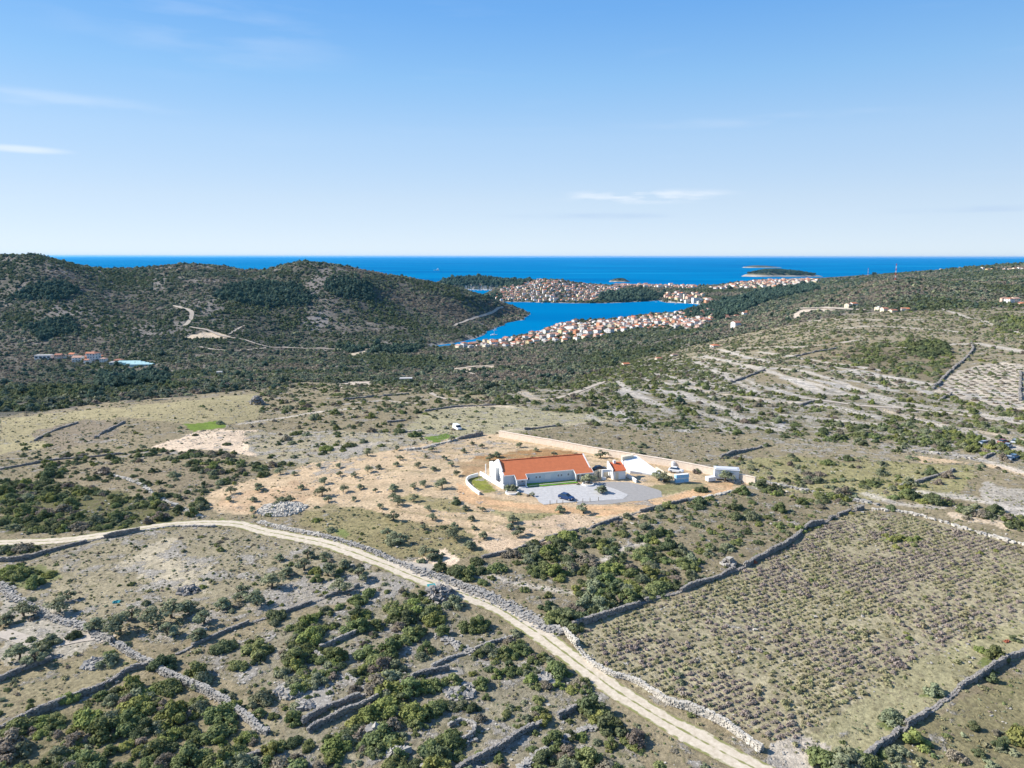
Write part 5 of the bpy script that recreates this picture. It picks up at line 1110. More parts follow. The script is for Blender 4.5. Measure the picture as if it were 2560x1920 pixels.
def ground_litter():
    # tufts of dry grass and tiny shrubs
    X,Y=sample(58,320,260,.8,cap=260000); Z=hgt(X,Y); u,v=proj(X,Y,Z); ok=(v<2000)&(u>-60)&(u<2620)&inpoly(u,v,PLATE)&~inside(u,v,YARD)&(dline(X,Y,LW)>2.0)
    d=np.full(len(X),.6)
    for poly,c,ro,tu,j in ZONES[1:]:
        i=inpoly(u,v,poly); d[i]=tu*1.5
    d*=np.clip((fbm(X/4,Y/4,3,95)-.2)*2.6,.1,1.5)*np.clip(1.4-Y/300,.3,1)
    ok&=RS.rand(len(X))<d*.55; X,Y,Z=X[ok],Y[ok],Z[ok]; n=len(X); r=.25*np.exp(RS.normal(0,.42,n)); print('tufts',n)
    k=RS.choice(4,n,p=[.5,.2,.16,.14])
    scatter('grass_tufts',TUFT,np.stack([X,Y,Z-.03],1),k,RS.uniform(0,6.28,n),np.stack([r,r,r*RS.uniform(.5,1,n)],1),'dry grass tufts and tiny herbs between the stones','grass')
    # loose stones
    X,Y=sample(58,300,60,.8,cap=150000); Z=hgt(X,Y); u,v=proj(X,Y,Z); ok=(v<2000)&(u>-60)&(u<2620)&inpoly(u,v,PLATE)&~inside(u,v,YARD)&(dline(X,Y,LW)>2.2)
    d=np.full(len(X),.3)
    for poly,c,ro,tu,j in ZONES[1:]:
        i=inpoly(u,v,poly); d[i]=ro
    f=fbm(X/7,Y/7,4,97); d=np.clip(f-.60+.26*d,0,1)*10
    ok&=RS.rand(len(X))<d; X,Y,Z=X[ok],Y[ok],Z[ok]; n=len(X); r=.17*np.exp(RS.normal(0,.4,n)); print('stones',n)
    scatter('loose_stones',STN,np.stack([X,Y,Z-.05],1),RS.randint(0,5,n),RS.uniform(0,6.28,n),np.stack([r,r,r],1),'loose limestone lying in patches on the ground','stones')
ground_litter()
def lavender():
    poly=LAVP
    a=np.array(onG(2073,1735)); b=np.array(onG(2327,1633)); e=(b-a)/np.linalg.norm(b-a); f=np.array([-e[1],e[0]])
    ii,jj=np.meshgrid(np.arange(-165,165),np.arange(-130,130)); ii=ii.ravel(); jj=jj.ravel()
    p=a[None]+e[None]*(ii*.76)[:,None]+f[None]*(jj*1.12)[:,None]; p=p+RS.normal(0,.10,p.shape)
    X,Y=p[:,0],p[:,1]; ok=Y>50; X,Y=X[ok],Y[ok]; Z=hgt(X,Y); u,v=proj(X,Y,Z); ok=inpoly(u,v,poly)&(u<2640)&(RS.rand(len(X))<np.clip((fbm(X/9,Y/9,3,99)-.18)*2.6,.35,.95))
    X,Y,Z,u,v=[q[ok] for q in (X,Y,Z,u,v)]; n=len(X); r=.40*np.exp(RS.normal(0,.28,n)); k=np.where(fbm(X/10,Y/10,3,101)+RS.normal(0,.1,n)>.51,2,RS.randint(0,2,n)); print('lavender',n)
    app=r/Y; app=np.where((u>0)&(u<2560)&(v<1915),app,0); order=np.argsort(-app); near=order[:300]; rest=order[300:]
    for i in near:
        o=bpy.data.objects.new('lavender_plant',LAV[k[i]]); COL.objects.link(o); o.location=(X[i],Y[i],Z[i]-.03); o.rotation_euler=(0,0,random.uniform(0,6.28)); o.scale=(r[i],r[i],r[i])
        tag(o,('grey mounded' if k[i]<2 else 'grass grown yellowish')+' lavender plant in the nearest rows, '+fine(u[i],v[i]),'lavender','lavender plants in the nearest rows')
    i=rest; scatter('lavender_rows',LAV,np.stack([X[i],Y[i],Z[i]-.03],1),k[i],RS.uniform(0,6.28,len(i)),np.stack([r[i]]*3,1),'rows of grey lavender filling the rest of the field','lavender')
lavender()
def hill_rows():
    # planted terrace on the right hill
    c=SP(2500,975,87); d=np.array([1.0,-.35]); d/=np.linalg.norm(d); f=np.array([-d[1],d[0]])
    ii,jj=np.meshgrid(np.arange(-40,40),np.arange(-40,60)); p=np.array(c)[None]+d[None]*(ii.ravel()*4.2)[:,None]+f[None]*(jj.ravel()*7.0)[:,None]
    X,Y=p[:,0]+RS.normal(0,.3,len(p)),p[:,1]+RS.normal(0,.3,len(p)); ok=Y>100; X,Y=X[ok],Y[ok]; Z=hgt(X,Y); u,v=proj(X,Y,Z); ok=inside(u,v,[k_([(2075,802),(2160,785),(2225,795),(2255,875),(2195,882),(2015,842)]),k_([(1850,798),(2008,836),(1995,848),(1855,814)])]); X,Y,Z=X[ok],Y[ok],Z[ok]; n=len(X)
    r=RS.uniform(.8,1.3,n); scatter('terrace_planting',[BUSH[4][2],BUSH[3][2]],np.stack([X,Y,Z-.1],1),RS.randint(0,2,n),RS.uniform(0,6.28,n),np.stack([r*1.5,r,r*.8],1),'rows of low plants on the pale terraces of the right hill','crop')
hill_rows()
# ------------------------------------------------------------ olive trees and other single trees: trunk, limbs, crown
def tree_kind(seed,leaf,hc=2.1,rc=1.5,th=1.0,gap=.34,ls=.14,leaves=900):
    rs=random.Random(seed); mb=MB(); mb.tube([(0,0,-.3),(.05,.03,th*.5),(.0,.08,th)],[.20,.15,.12],7)
    for k in range(5):
        a=k*1.256+rs.uniform(-.4,.4); q=rs.uniform(.4,.8)*rc*.7; z=th+rs.uniform(.3,.7)*(hc-th+.5)
        mb.tube([(0,.08,th*.92),(q*.5*math.cos(a),q*.5*math.sin(a),(th+z)/2+.1),(q*math.cos(a),q*math.sin(a),z)],[.10,.06,.03],5)
    tr=mb.mesh('trunk',M['bark'])
    V,F=leafy(seed,lobes=9,leaves=leaves,ls=ls/rc*1.1,h=1.25,spread=.7,lob=(.26,.42),core=False,gap=gap)
    V=V*np.array([rc,rc,(hc)/1.25*.78]); V[:,2]+=th*.70
    return tr,npmesh('crown',V,quads=F,mats=[M[leaf]])
OL=[tree_kind(500+i,'f_olive',hc=h,rc=r,th=t) for i,(h,r,t) in enumerate(((1.9,1.6,.55),(2.3,1.9,.7),(1.5,1.4,.5)))]
PI=[tree_kind(520+i,'f_fardark',hc=6.5,rc=4.2,th=1.8,gap=.15,ls=.42,leaves=500) for i in range(2)]
CY=[tree_kind(530,'f_fardark',hc=7.5,rc=1.6,th=.8,gap=.1,ls=.35,leaves=350)]
def tree(kinds,k,x,y,z,s,label,cat,group,name):
    t=empty(name,(x,y,z),random.uniform(0,6.28),label=label,cat=cat,group=group); t.scale=(s,s,s)
    meshobj('trunk',kinds[k][0],t); meshobj('crown',kinds[k][1],t)
OLV=[(643,1227,1.15),(805,1240,1.2),(755,1223,.9),(887,1193,.9),(811,1209,.9),(1160,1131,.9),(1129,1165,.9),(1105,1221,1.15),(1281,1306,1.2),(1294,1338,1.2),(1136,1346,1.2),(1400,1280,1.1),(1458,1282,1.3),(1472,1210,1.3),(1506,1233,1.4),(1646,1200,1.5),(1812,1205,1.5),(1241,1143,1.2),(1501,1144,1.3),(1520,1138,1.1),(1563,1143,1.2),(1599,1148,1.4),(1660,1205,1.3),(1174,1372,1.2),(983,1300,1.2),(995,1262,1.0),(982,1227,1.25),(968,1340,1.0),(985,1250,.9),(1282,1228,1.2),(1331,1240,.6),(920,1180,.9),(948,1172,.9),(1000,1150,.8),(1047,1168,.8),(1083,1177,.9),(1110,1150,.8),(1080,1130,.8),(1180,1112,.8),(1205,1120,.8),(1140,1190,.8),(900,1222,.9),(1035,1222,.9),(1060,1215,.8),(985,1350,1.3),(1000,1358,1.2),(700,1185,.9),(650,1222,.8),(850,1190,.8),(1300,1118,.8),(1340,1128,.8),(1385,1140,.8),(1440,1145,.8),(1210,1345,1.0),(1225,1150,1.1),
 (430,1545,1.5),(470,1530,1.4),(510,1560,1.3),(380,1560,1.4),(560,1520,1.3),(600,1495,1.3),(640,1510,1.2),(500,1600,1.3),(420,1590,1.2),(300,1580,1.5),(240,1575,1.4),(330,1545,1.2),(680,1470,1.3),(720,1440,1.2),(760,1425,1.3),(820,1440,1.2),(860,1420,1.2),(900,1450,1.3),(60,1540,1.2),(20,1560,1.3),(90,1660,1.3),(50,1650,1.2),(110,1640,1.2),(170,1500,1.0),(150,1530,1.3),(700,1400,.9),(770,1395,1.0),(850,1480,1.2),(2105,1930,1.5),(1080,1395,1.1),(1060,1390,1.0)]
ro=random.Random(21); k_s=ZONES[12][0]; tries=0; base_n=len(OLV)
while len(OLV)<base_n+32 and tries<4000:
    tries+=1; u=ro.uniform(560,1300); v=round(ro.uniform(1100,1340)/22)*22+ro.uniform(-4,4)
    if not inpoly(np.array([u]),np.array([v]),k_s)[0] or inside(np.array([u]),np.array([v]),YARD)[0]: continue
    if any(abs(u-a)<34 and abs(v-b)<13 for a,b,_ in OLV): continue
    OLV.append((u,v,ro.uniform(.6,.95)))
for i,(u,v,s) in enumerate(OLV):
    x,y,z=g1(u,v); where=('on the farm plot soil' if v<1380 and u>620 else 'left of the lane')
    if 1380<u<1700 and 1190<v<1300: where='beside the forecourt and grit yard'
    tree(OL,i%3,x,y,z,s,'%s grey green olive tree %s, %s'%('tall' if s>1.2 else ('young' if s<.95 else 'rounded'),where,fine(u,v)),'olive tree','olive trees on the plateau','olive_tree')
for i,(u,v,s) in enumerate([(150,962,1),(268,966,1.1),(297,970,1),(248,950,1),(195,965,.9),(77,930,1),(122,928,1),(407,925,1.1),(160,930,.9),(100,958,.8),(355,935,.9),(300,930,.9),(60,985,.8),(240,985,.8),(380,1000,.9),(710,960,.8),(690,975,.8),(1060,905,.9),(1222,975,.8),(880,905,.8),(560,975,.7),(230,1000,.8),(20,960,.9),(500,905,.9),(1700,1010,.6),(1695,1010,.5),(330,945,.7)]):
    x,y,z=g1(u,v); tree(PI,i%2,x,y,z,s,'dark round pine tree in the valley scrub, '+fine(u,v),'pine tree','dark pines beyond the plateau','pine_tree')
for (u,v,lb) in ((407,884,'dark pointed cypress standing in the valley right of the red roofed hamlet'),(262,876,'slim cypress just above the red roofed hamlet'),(1690,812,'cypress among the shore houses')):
    x,y,z=g1(u,v); tree(CY,0,x,y,z,1.2,lb,'cypress',None,'cypress_tree')

# ------------------------------------------------------------ islands
def island(name,ul,ur,vb,vt,label,depth=.55,trees=True,seed=1,shift=.5):
    xl,yb=SP(ul,vb); xr,_=SP(ur,vb); cx=(xl+xr)/2; rx=(xr-xl)/2; ry=rx*depth; cyy=yb+ry*.8
    _,fw,dn=rayc(1280,vt); H=CH-dn*cyy/fw; H=max(6,float(H)); nr,na=26,72; V=[];F=[]
    for j in range(nr+1):
        q=j/nr
        for i in range(na):
            a=i*2*math.pi/na; e=1+.10*math.sin(3*a+seed)+.06*math.sin(7*a+2*seed); x=cx+rx*e*q*math.cos(a); y=cyy+ry*e*q*math.sin(a)
            px=math.cos(a)*q-(shift-.5); z=H*max(0,(1-q*q))**.9*(1-.25*px)+ (0 if q>.93 else 1.2+ (fbm(np.array([x/40.]),np.array([y/40.]),3,seed)[0]-.5)*H*.3*(1-q))
            V.append((x,y,z-(.6 if q>.985 else 0)))
    for j in range(nr):
        for i in range(na): F.append((j*na+i,(j+1)*na+i,(j+1)*na+(i+1)%na,j*na+(i+1)%na))
    me=npmesh(name,V,quads=F,mats=[M['island'],M['shore']],midx=[1 if j>=nr-3 else 0 for j in range(nr) for i in range(na)],smooth=True)
    meshobj(name,me,label=label,cat='island',kind='structure')
    if trees:
        n=int(min(1400,rx*ry*3.14/ (rx*.22 if rx>100 else 60))); k=RS.randint(0,len(V)-na*5,n); P=np.array(V)[k]+RS.normal(0,rx/40,(n,3))*[1,1,0]; return P,rx
    return np.zeros((0,3)),rx
M['island']=mat('island_maquis',(.075,.085,.045),c2=(.12,.11,.075),vscale=.02); M['shore']=mat('shore_rock',(.34,.31,.26),var=.2,vscale=.05)
ISL=[island('island',1863,2056,692,675.5,'long wooded island off the coast on the right',seed=2),island('island',1527,1579,705,696.5,'tiny islet with a pale rocky shore behind the town',seed=5,depth=.6),island('island',1860,1952,669.5,663,'low flat island furthest out near the horizon',seed=8,trees=False)]
# ------------------------------------------------------------ maquis and woods beyond the plateau
TOWN={'strip':[(1098,878),(1128,871),(1180,861),(1250,853),(1335,839),(1376,821),(1429,809),(1551,801),(1616,792),(1685,787),(1746,778),(1790,776),(1780,800),(1746,823),(1673,822),(1592,823),(1535,835),(1461,850),(1330,868),(1225,884),(1111,888)],
 'town':[(1256,753),(1330,753),(1429,757),(1490,756),(1500,744),(1495,736),(1545,726),(1560,719),(1500,717),(1440,711),(1400,703),(1350,702),(1300,711),(1262,722),(1240,733),(1222,742)],
 'coastrow':[(1535,718),(1740,722),(1740,717),(1540,714)],
 'coast':[(1774,722),(1830,712),(1905,702),(2000,699),(2045,702),(2040,712),(1950,720),(1860,728),(1800,730)],
 'harbour':[(1662,748),(1670,736),(1740,735),(1765,745),(1780,760),(1740,760),(1700,756)]}
WOOD=[[(530,745),(560,715),(640,705),(740,712),(790,740),(770,762),(680,770),(600,758)],[(815,700),(850,690),(930,715),(940,750),(860,748),(810,725)],[(20,750),(70,715),(150,705),(205,725),(160,750)],[(60,815),(170,790),(200,830),(100,850)],[(1490,753),(1500,738),(1600,726),(1660,740),(1640,752),(1560,757)],[(1680,790),(1765,765),(1900,730),(2030,712),(2050,725),(1930,750),(1800,800)],[(1100,706),(1190,686),(1330,706),(1300,718),(1120,716)],[(1210,745),(1240,735),(1262,745),(1250,752)],[(840,870),(1000,868),(1060,866),(1040,885),(880,885)],[(240,940),(420,930),(420,960),(250,975)]]
def far_scrub():
    Xs=[];Ys=[];Rs=[]
    for (a,b) in ((300,450),(450,650),(650,900),(900,1200),(1200,1600),(1600,2100),(2100,2800),(2800,4600)):
        m=(a+b)/2; r=1.35+m/720.; dens=100*1.35/(math.pi*r*r)
        x,y=sample(a,b,dens,.80); Xs.append(x);Ys.append(y);Rs.append(np.full(len(x),r))
    X,Y,r=map(np.concatenate,(Xs,Ys,Rs)); Z=hgt(X,Y); u,v=proj(X,Y,Z)
    ok=(Z>1.0)&(u>-60)&(u<2620)&(~inpoly(u,v,PLATE)|(Y>850))
    hn=fbm(X/60,Y/60,4,31); bare=np.clip((hn-.47)*4,0,1); cl=fbm(X/20,Y/20,3,105)
    p=np.clip(1.05-.5*bare,.1,1)*np.clip((cl-.18)*3.6,.3,1)
    w=inside(u,v,WOOD); p=np.where(w,1.4,p); p=np.where(inside(u,v,[q for q,_ in BARE]),.5,p)
    p=np.where(inside(u,v,[BARE[i][0] for i in (0,1,2,3,4)]),.0,p)
    p=np.where(inside(u,v,[TOWN['strip'],TOWN['town'],TOWN['harbour'],TOWN['coast']])&(Y>1000),.75,p)
    # rear faces of the hills, out of sight, stay thin
    ok&=RS.rand(len(X))<p
    for l in FARTR: ok&=dline(X,Y,l)>5
    cm_=(Y>1100)&(Y<1320)&(Z<12); ok&=~(cm_&(dline(X,Y,COAST[:4]+COAST[-3:],True)<9))
    X,Y,Z,r,w,u,v=[q[ok] for q in (X,Y,Z,r,w,u,v)]; n=len(X)
    r=r*np.exp(RS.normal(0,.30,n)); r=np.where(w,r*1.25,r)
    patch=fbm(X/130,Y/130,3,107)+RS.normal(0,.10,n)
    k=np.where(w,RS.randint(3,5,n),np.where(patch>.60,7,np.where(patch>.52,5,np.where(patch<.40,6,RS.randint(0,3,n)))))
    k=np.where((RS.rand(n)<.05),RS.randint(3,5,n),k)
    P=np.stack([X,Y,Z-.15*r],1); S=np.stack([r,r,r*RS.uniform(.6,.95,n)*np.where(w,1.25,1)],1)
    for q,rx in ISL:
        if len(q): 
            rr=max(3,rx/34); m=len(q); P=np.concatenate([P,q-[0,0,.5]]); s_=rr*RS.uniform(.7,1.3,m); S=np.concatenate([S,np.stack([s_,s_,s_*.8],1)]); k=np.concatenate([k,RS.randint(3,5,m)])
    print('far scrub',len(P))
    scatter('maquis',FAR,P,k,RS.uniform(0,6.28,len(P)),S,'dense dark maquis and woods covering the valley, hills and islands','scrub')
FARTR=[[tuple(p[:2]) for p in gl(l)] for l in ([(430,765),(470,775),(480,785),(472,805),(462,815)],[(475,818),(520,826),(560,842),(600,848),(640,860),(672,868)],[(672,868),(760,872),(900,874),(1000,873)],[(500,868),(540,875),(600,877),(672,870)],[(1136,815),(1170,800),(1205,790),(1240,775),(1258,768)],[(1900,795),(1960,780),(2010,772),(2080,772),(2160,776)])]
far_scrub()
# trees on the hill skylines
def skyline():
    rs=random.Random(5); n=0
    for (u0,u1) in ((60,110),(100,150),(250,300),(380,400),(470,500),(700,720),(740,790),(800,900),(620,660),(560,600)):
        for _ in range(5):
            u=rs.uniform(u0,u1); X=[(u-1280)/FP*Y for Y in np.arange(1300,2100,8)]; Yv=np.arange(1300,2100,8.); z=hgt(np.array(X),Yv); el=(z-CH)/Yv; i=int(np.argmax(el)); n+=1
            tree(PI,rs.randint(0,1),X[i],Yv[i],z[i]-.3,rs.uniform(.7,1.3),'small dark pine on the skyline of the %s hill'%('leftmost' if u<240 else ('middle' if u<560 else 'third')),'pine tree','pines on the hill skylines','pine_tree')
skyline()

# ------------------------------------------------------------ houses
WC={'white':(.76,.74,.71),'cream':(.70,.62,.48),'pink':(.66,.46,.37),'yellow':(.70,.58,.34),'grey':(.50,.48,.46),'salmon':(.62,.30,.17)}
RC={'terracotta':(.40,.185,.125),'bright orange':(.52,.20,.11),'brown':(.27,.18,.14),'pinkish':(.48,.30,.23),'flat grey':(.45,.44,.43)}
WM={k:mat('render_'+k,c,var=.06,vscale=.3) for k,c in WC.items()}; RM={k:mat('tiles_'+k.replace(' ','_'),c,var=.15,vscale=.6) for k,c in RC.items()}
def house_kind(w,d,h,roof,balc,seed):
    """returns geometry builders for wall, roof, windows; unit = metres, front faces -Y"""
    wl=MB(); 
    if roof=='gable': wl.xprism([(-d/2,-2),(d/2,-2),(d/2,h),(0,h+d*.20),(-d/2,h)],-w/2,w/2)
    else: wl.box(-w/2,w/2,-d/2,d/2,-2,h)
    r=MB(); o=.5
    if roof=='gable':
        r.xprism([(-d/2-o,h-o*.4),(0,h+d*.2),(0,h+d*.2+.25),(-d/2-o,h-o*.4+.25)],-w/2-.3,w/2+.3); r.xprism([(d/2+o,h-o*.4),(d/2+o,h-o*.4+.25),(0,h+d*.2+.25),(0,h+d*.2)],-w/2-.3,w/2+.3)
    elif roof=='hip':
        a=[(-w/2-o,-d/2-o,h+.01),(w/2+o,-d/2-o,h+.01),(w/2+o,d/2+o,h+.01),(-w/2-o,d/2+o,h+.01)]; q=max(.3,w/2-d/2); t=[(-q,0,h+d*.22),(q,0,h+d*.22)]
        r.add(a+t,[(0,1,5,4),(2,3,4,5),(1,2,5),(3,0,4),(3,2,1,0)])
    else:
        r.box(-w/2-.15,w/2+.15,-d/2-.15,d/2+.15,h+.01,h+.35); r.box(-w*.2,w*.1,-d*.2,d*.2,h+.36,h+1.9)
    ws=[]
    nf=max(1,int(h//2.8)); nx=max(2,int(w//3.2))
    for f in range(nf):
        z=f*2.9+.9
        m=MB()
        for i in range(nx):
            x=-w/2+(i+.5)*w/nx; m.box(x-.55,x+.55,-d/2-.04,-d/2-.004,z,z+1.3)
        for i in range(max(1,int(d//3.5))):
            y=-d/2+(i+.5)*d/max(1,int(d//3.5)); m.box(-w/2-.04,-w/2-.004,y-.5,y+.5,z,z+1.3); m.box(w/2+.004,w/2+.04,y-.5,y+.5,z,z+1.3)
        ws.append(m)
    b=None
    if balc and nf>1:
        b=MB(); b.box(-w/2,w/2,-d/2-1.5,-d/2-.05,2.75,2.95); b.box(-w/2,w/2,-d/2-1.5,-d/2-1.4,2.96,3.7)
    return wl,r,ws,b
HK=[]; rsk=random.Random(3)
for i in range(12):
    w=rsk.uniform(9,14); d=rsk.uniform(8,11); h=[3.2,5.9,5.9,8.6][rsk.randrange(4)] if i<10 else 5.9; roof=['gable','hip','gable','hip','gable','flat'][i%6]
    HK.append((w,d,h,roof,house_kind(w,d,h,roof,i%2==0,i)))
MESHC={}
LOWK=[i for i,h in enumerate(HK) if h[2]<4 and h[3]!='flat'] or [0]
def hmesh(k,part,mt,i=0):
    key=(k,part,mt.name,i)
    if key not in MESHC:
        wl,r,ws,b=HK[k][4]; src={'wall':wl,'roof':r,'window':ws[i] if part=='window' else None,'balcony':b}[part]
        if part=='window':   # keep one storey's windows together as that storey's window row
            pass
        me=src.mesh(part,mt); bm=bmesh.new(); bm.from_mesh(me); bmesh.ops.recalc_face_normals(bm,faces=bm.faces); bm.to_mesh(me); bm.free(); MESHC[key]=me
    return MESHC[key]
def put_house(k,x,y,z,rz,wc,rc,label,group,s=1.0,win=True,name='house',cat='house'):
    if HK[k][3]=='flat': rc='flat grey'
    t=empty(name,(x,y,z),rz,label=label,cat=cat,group=group); t.scale=(s,s,s)
    meshobj('wall',hmesh(k,'wall',WM[wc]),t); meshobj('roof',hmesh(k,'roof',RM[rc]),t)
    if win:
        for i in range(len(HK[k][4][2])): meshobj('window_row',hmesh(k,'window',M['glass'],i),t)
        if HK[k][4][3]: meshobj('balcony',hmesh(k,'balcony',M['whitepaint']),t)
def poisson(poly,dmin,n,Yr,rs,amax=.5):
    A=rs.uniform(-amax,amax,n); Y=np.sqrt(rs.uniform(Yr[0]**2,Yr[1]**2,n)); X=A*Y; Z=hgt(X,Y); u,v=proj(X,Y,Z); ok=inpoly(u,v,poly)&(Z>1.3); X,Y,Z=X[ok],Y[ok],Z[ok]; P=[]
    for x,y,z in zip(X,Y,Z):
        if all((x-a)**2+(y-b)**2>dmin*dmin for a,b,_ in P): P.append((x,y,z))
    return P
def towns():
    rs=np.random.RandomState(77); rr=random.Random(78); H=[]
    def add(P,area,ang,small=1.0,pal=None):
        for x,y,z in P: H.append([float(x),float(y),float(z),area,ang(x,y)+rr.gauss(0,.15)+(math.pi/2 if rr.random()<.35 else 0),small*rr.uniform(.65,1.25)])
    add(poisson(TOWN['strip'],16.5,60000,(1130,1950),rs),'strip',lambda x,y:math.atan2(x*.0+.75,1)+0,.80)
    add(poisson(TOWN['town'],16.0,60000,(2340,3700),rs),'town',lambda x,y:.2,.85)
    add(poisson(TOWN['coastrow'],17,30000,(2900,3800),rs),'coastrow',lambda x,y:.1,1.25)
    add(poisson(TOWN['coast'],24,30000,(3000,4700),rs,.8),'coast',lambda x,y:.6,1.25)
    add(poisson(TOWN['harbour'],26,30000,(2100,3000),rs),'harbour',lambda x,y:.3,1.3)
    for (u,v) in [(1778,794),(1798,798),(1815,794),(1819,801),(1841,791),(1861,789),(1869,781),(1695,803),(1713,813),(1737,813),(1666,814),(1839,819),(1760,808)]:
        x,y,z=g1(u,v); H.append([x,y,z,'hamlet above the shore houses',rr.uniform(-.3,.5),.78])
    for (u,v) in [(2120,768),(2132,766),(2197,776),(2210,779),(2232,780),(2258,777),(2262,776)]:
        x,y,z=g1(u,v); H.append([x,y,z,'ridge road on the right',rr.uniform(-.3,.5),.6])
    for u in (2352,2360,2368,2378,2390,2402,2456,2468,2480,2493,2500,2512,2524,2536,2548,2556):
        x,y,z=g1(u,674+rr.uniform(0,3)); H.append([x,y,z,'far ridge',rr.uniform(-.3,.5),.85])
    for (u,v) in [(2511,758),(2522,760),(2535,759),(2546,761),(2555,763)]:
        x,y,z=g1(u,v); H.append([x,y,z,'right edge under the far ridge',rr.uniform(-.3,.5),.7])
    H.sort(key=lambda h:h[1]); print('houses',len(H))
    FX=[((1788,868),'bright orange','white','small white house with an orange roof alone in the green scrub'),((1564,913),'bright orange','cream','low orange roofed cottage half hidden in the scrub'),((1647,899),'terracotta','cream','terracotta roofed house beside the striped slope'),((1687,890),'brown','grey','grey stone house right of the terracotta one above the slope')]
    for i,((u,v),rc,wc,lb) in enumerate(FX):
        x,y,z=g1(u,v); put_house(LOWK[i%len(LOWK)],x,y,z,.3,wc,rc,lb,None,(.62,.45,.5,.5)[i])
    AR={'strip':'shore village','town':'hill town','coastrow':'row on the sea front','coast':'right hand coastal village','harbour':'harbour'}
    for n,(x,y,z,area,a,s) in enumerate(H):
        k=rr.randrange(12)
        wc=rr.choices(['white','cream','pink','yellow','grey','salmon'],[.46,.26,.10,.06,.08,.04])[0]; rc=rr.choices(['terracotta','bright orange','brown','pinkish'],[.40,.22,.14,.24])[0]
        if n>=292: 
            H[n]+= [k,wc,rc]; continue
        if HK[k][3]=='flat': rc='flat grey'
        u,v=[float(q) for q in proj(x,y,z)]; st={3.2:'one storey',5.9:'two storey',8.6:'three storey'}[HK[k][2]]
        if area=='strip':
            f=(u-1100)/690; w_=['inlet end','left part','near left','middle','near right','right part','right end'][max(0,min(6,int(f*7)))]
            sh=dline(np.array([x]),np.array([y]),COAST,True)[0]; row='waterfront' if sh<22 else ('second row' if sh<45 else ('inner row' if sh<80 else 'scrub edge'))
            lb='%s %s house, %s roof, %s %s of village'%(st,wc,rc,row,w_)
        else: lb='%s %s house, %s roof, %s'%(st,wc,rc,AR.get(area,area))
        put_house(k,x,y,z,a,wc,rc,lb,'houses of the '+AR.get(area,area),s,win=y<1500)
    mbs={}
    V=[];F=[];MI=[];mats=[];mi={}
    for h in H[292:]:
        x,y,z,area,a,s,k,wc,rc=h; c,sn=math.cos(a)*s,math.sin(a)*s
        if HK[k][3]=='flat': rc='flat grey'
        for b,mt in ((HK[k][4][0],WM[wc]),(HK[k][4][1],RM[rc])):
            if mt.name not in mi: mi[mt.name]=len(mats); mats.append(mt)
            o=len(V); V+=[(x+c*p[0]-sn*p[1],y+sn*p[0]+c*p[1],z+p[2]*s) for p in b.v]; F+=[tuple(i+o for i in f) for f in b.f]; MI+=[mi[mt.name]]*len(b.f)
    me=bpy.data.meshes.new('distant_houses'); me.from_pydata(V,[],F)
    for m in mats: me.materials.append(m)
    me.polygons.foreach_set('material_index',MI); bm=bmesh.new(); bm.from_mesh(me); bmesh.ops.recalc_face_normals(bm,faces=bm.faces); bm.to_mesh(me); bm.free()
    meshobj('distant_houses',me,label='mass of small pale houses with red roofs filling the far town and coast',cat='houses',kind='stuff')
towns()
def block(u,v,w,d,h,rz,wc,label,name='apartment_block',floors=3,rc=None):
    x,y,z=g1(u,v); t=empty(name,(x,y,z),rz,label=label,cat='building')
    m=MB(); m.box(-w/2,w/2,-d/2,d/2,-2,h); m.build('wall',WM[wc],t)
    m=MB(); m.box(-w/2-.3,w/2+.3,-d/2-.3,d/2+.3,h+.01,h+.5); m.build('roof',RM[rc or 'flat grey'],t)
    for f in range(floors):
        n=max(3,int(w//5)); z0=h*(f+.35)/floors
        for i in range(n): m=MB(); xx=-w/2+(i+.5)*w/n; m.box(xx-w/n*.3,xx+w/n*.3,-d/2-.06,-d/2-.004,z0,z0+h/floors*.4); m.build('window',M['glass'],t)
block(1737,757,18,14,16,.25,'white','tall white block at the head of the harbour',floors=5)
block(1720,757,22,12,9,.25,'cream','long cream block left of the tall white harbour block',floors=3)
block(1712,748,10,10,17,.2,'cream','narrow cream tower behind the harbour quay',floors=5)
block(1738,742,20,12,12,.2,'cream','cream block behind the tall white one',floors=4)
# hamlet at the left
for i,(u,v,k,wc,rc,s,lb) in enumerate([(149,898,4,'pink','terracotta',.75,'leftmost terracotta roofed house of the hamlet'),(160,897,2,'cream','brown',.6,'small brown roofed house of the hamlet'),(183,893,0,'cream','bright orange',.8,'orange roofed house behind the white box of the hamlet'),(196,903,10,'white','pinkish',.95,'white house in the front of the hamlet'),(214,897,6,'salmon','terracotta',.85,'salmon house in the middle of the hamlet'),(236,902,3,'white','terracotta',1.25,'biggest white house of the hamlet with a red roof'),(226,892,8,'cream','bright orange',.9,'orange roofed house at the back of the hamlet'),(247,894,1,'pink','bright orange',.8,'pink house at the back right of the hamlet'),(220,909,2,'white','terracotta',.6,'low house at the front edge of the hamlet'),(260,907,9,'white','pinkish',.7,'low white house left of the greenhouses'),(297,905,7,'pink','terracotta',.9,'long terracotta roofed house beside the greenhouses')]):
    x,y,z=g1(u,v); put_house(k,x,y,z,[.1,.3,-.2][i%3],wc,rc,lb,None,s)
block(111,897,21,9,5,.1,'white','long white flat roofed building left of the hamlet','white_building',1)
block(292,912,16,8,3.5,.1,'white','white and blue shed at the left end of the greenhouses','shed',1)
block(1015,954,8.5,5,2.3,.1,'white','small white flat roofed building on the sparse ground behind the plateau','white_building',1)
block(549,936,5,4,2.6,.1,'white','tiny white hut in the valley scrub','hut',1)
block(2228,1279,.9,.9,1.5,.1,'white','little white marker box behind the lavender field','marker_box',1) if False else None
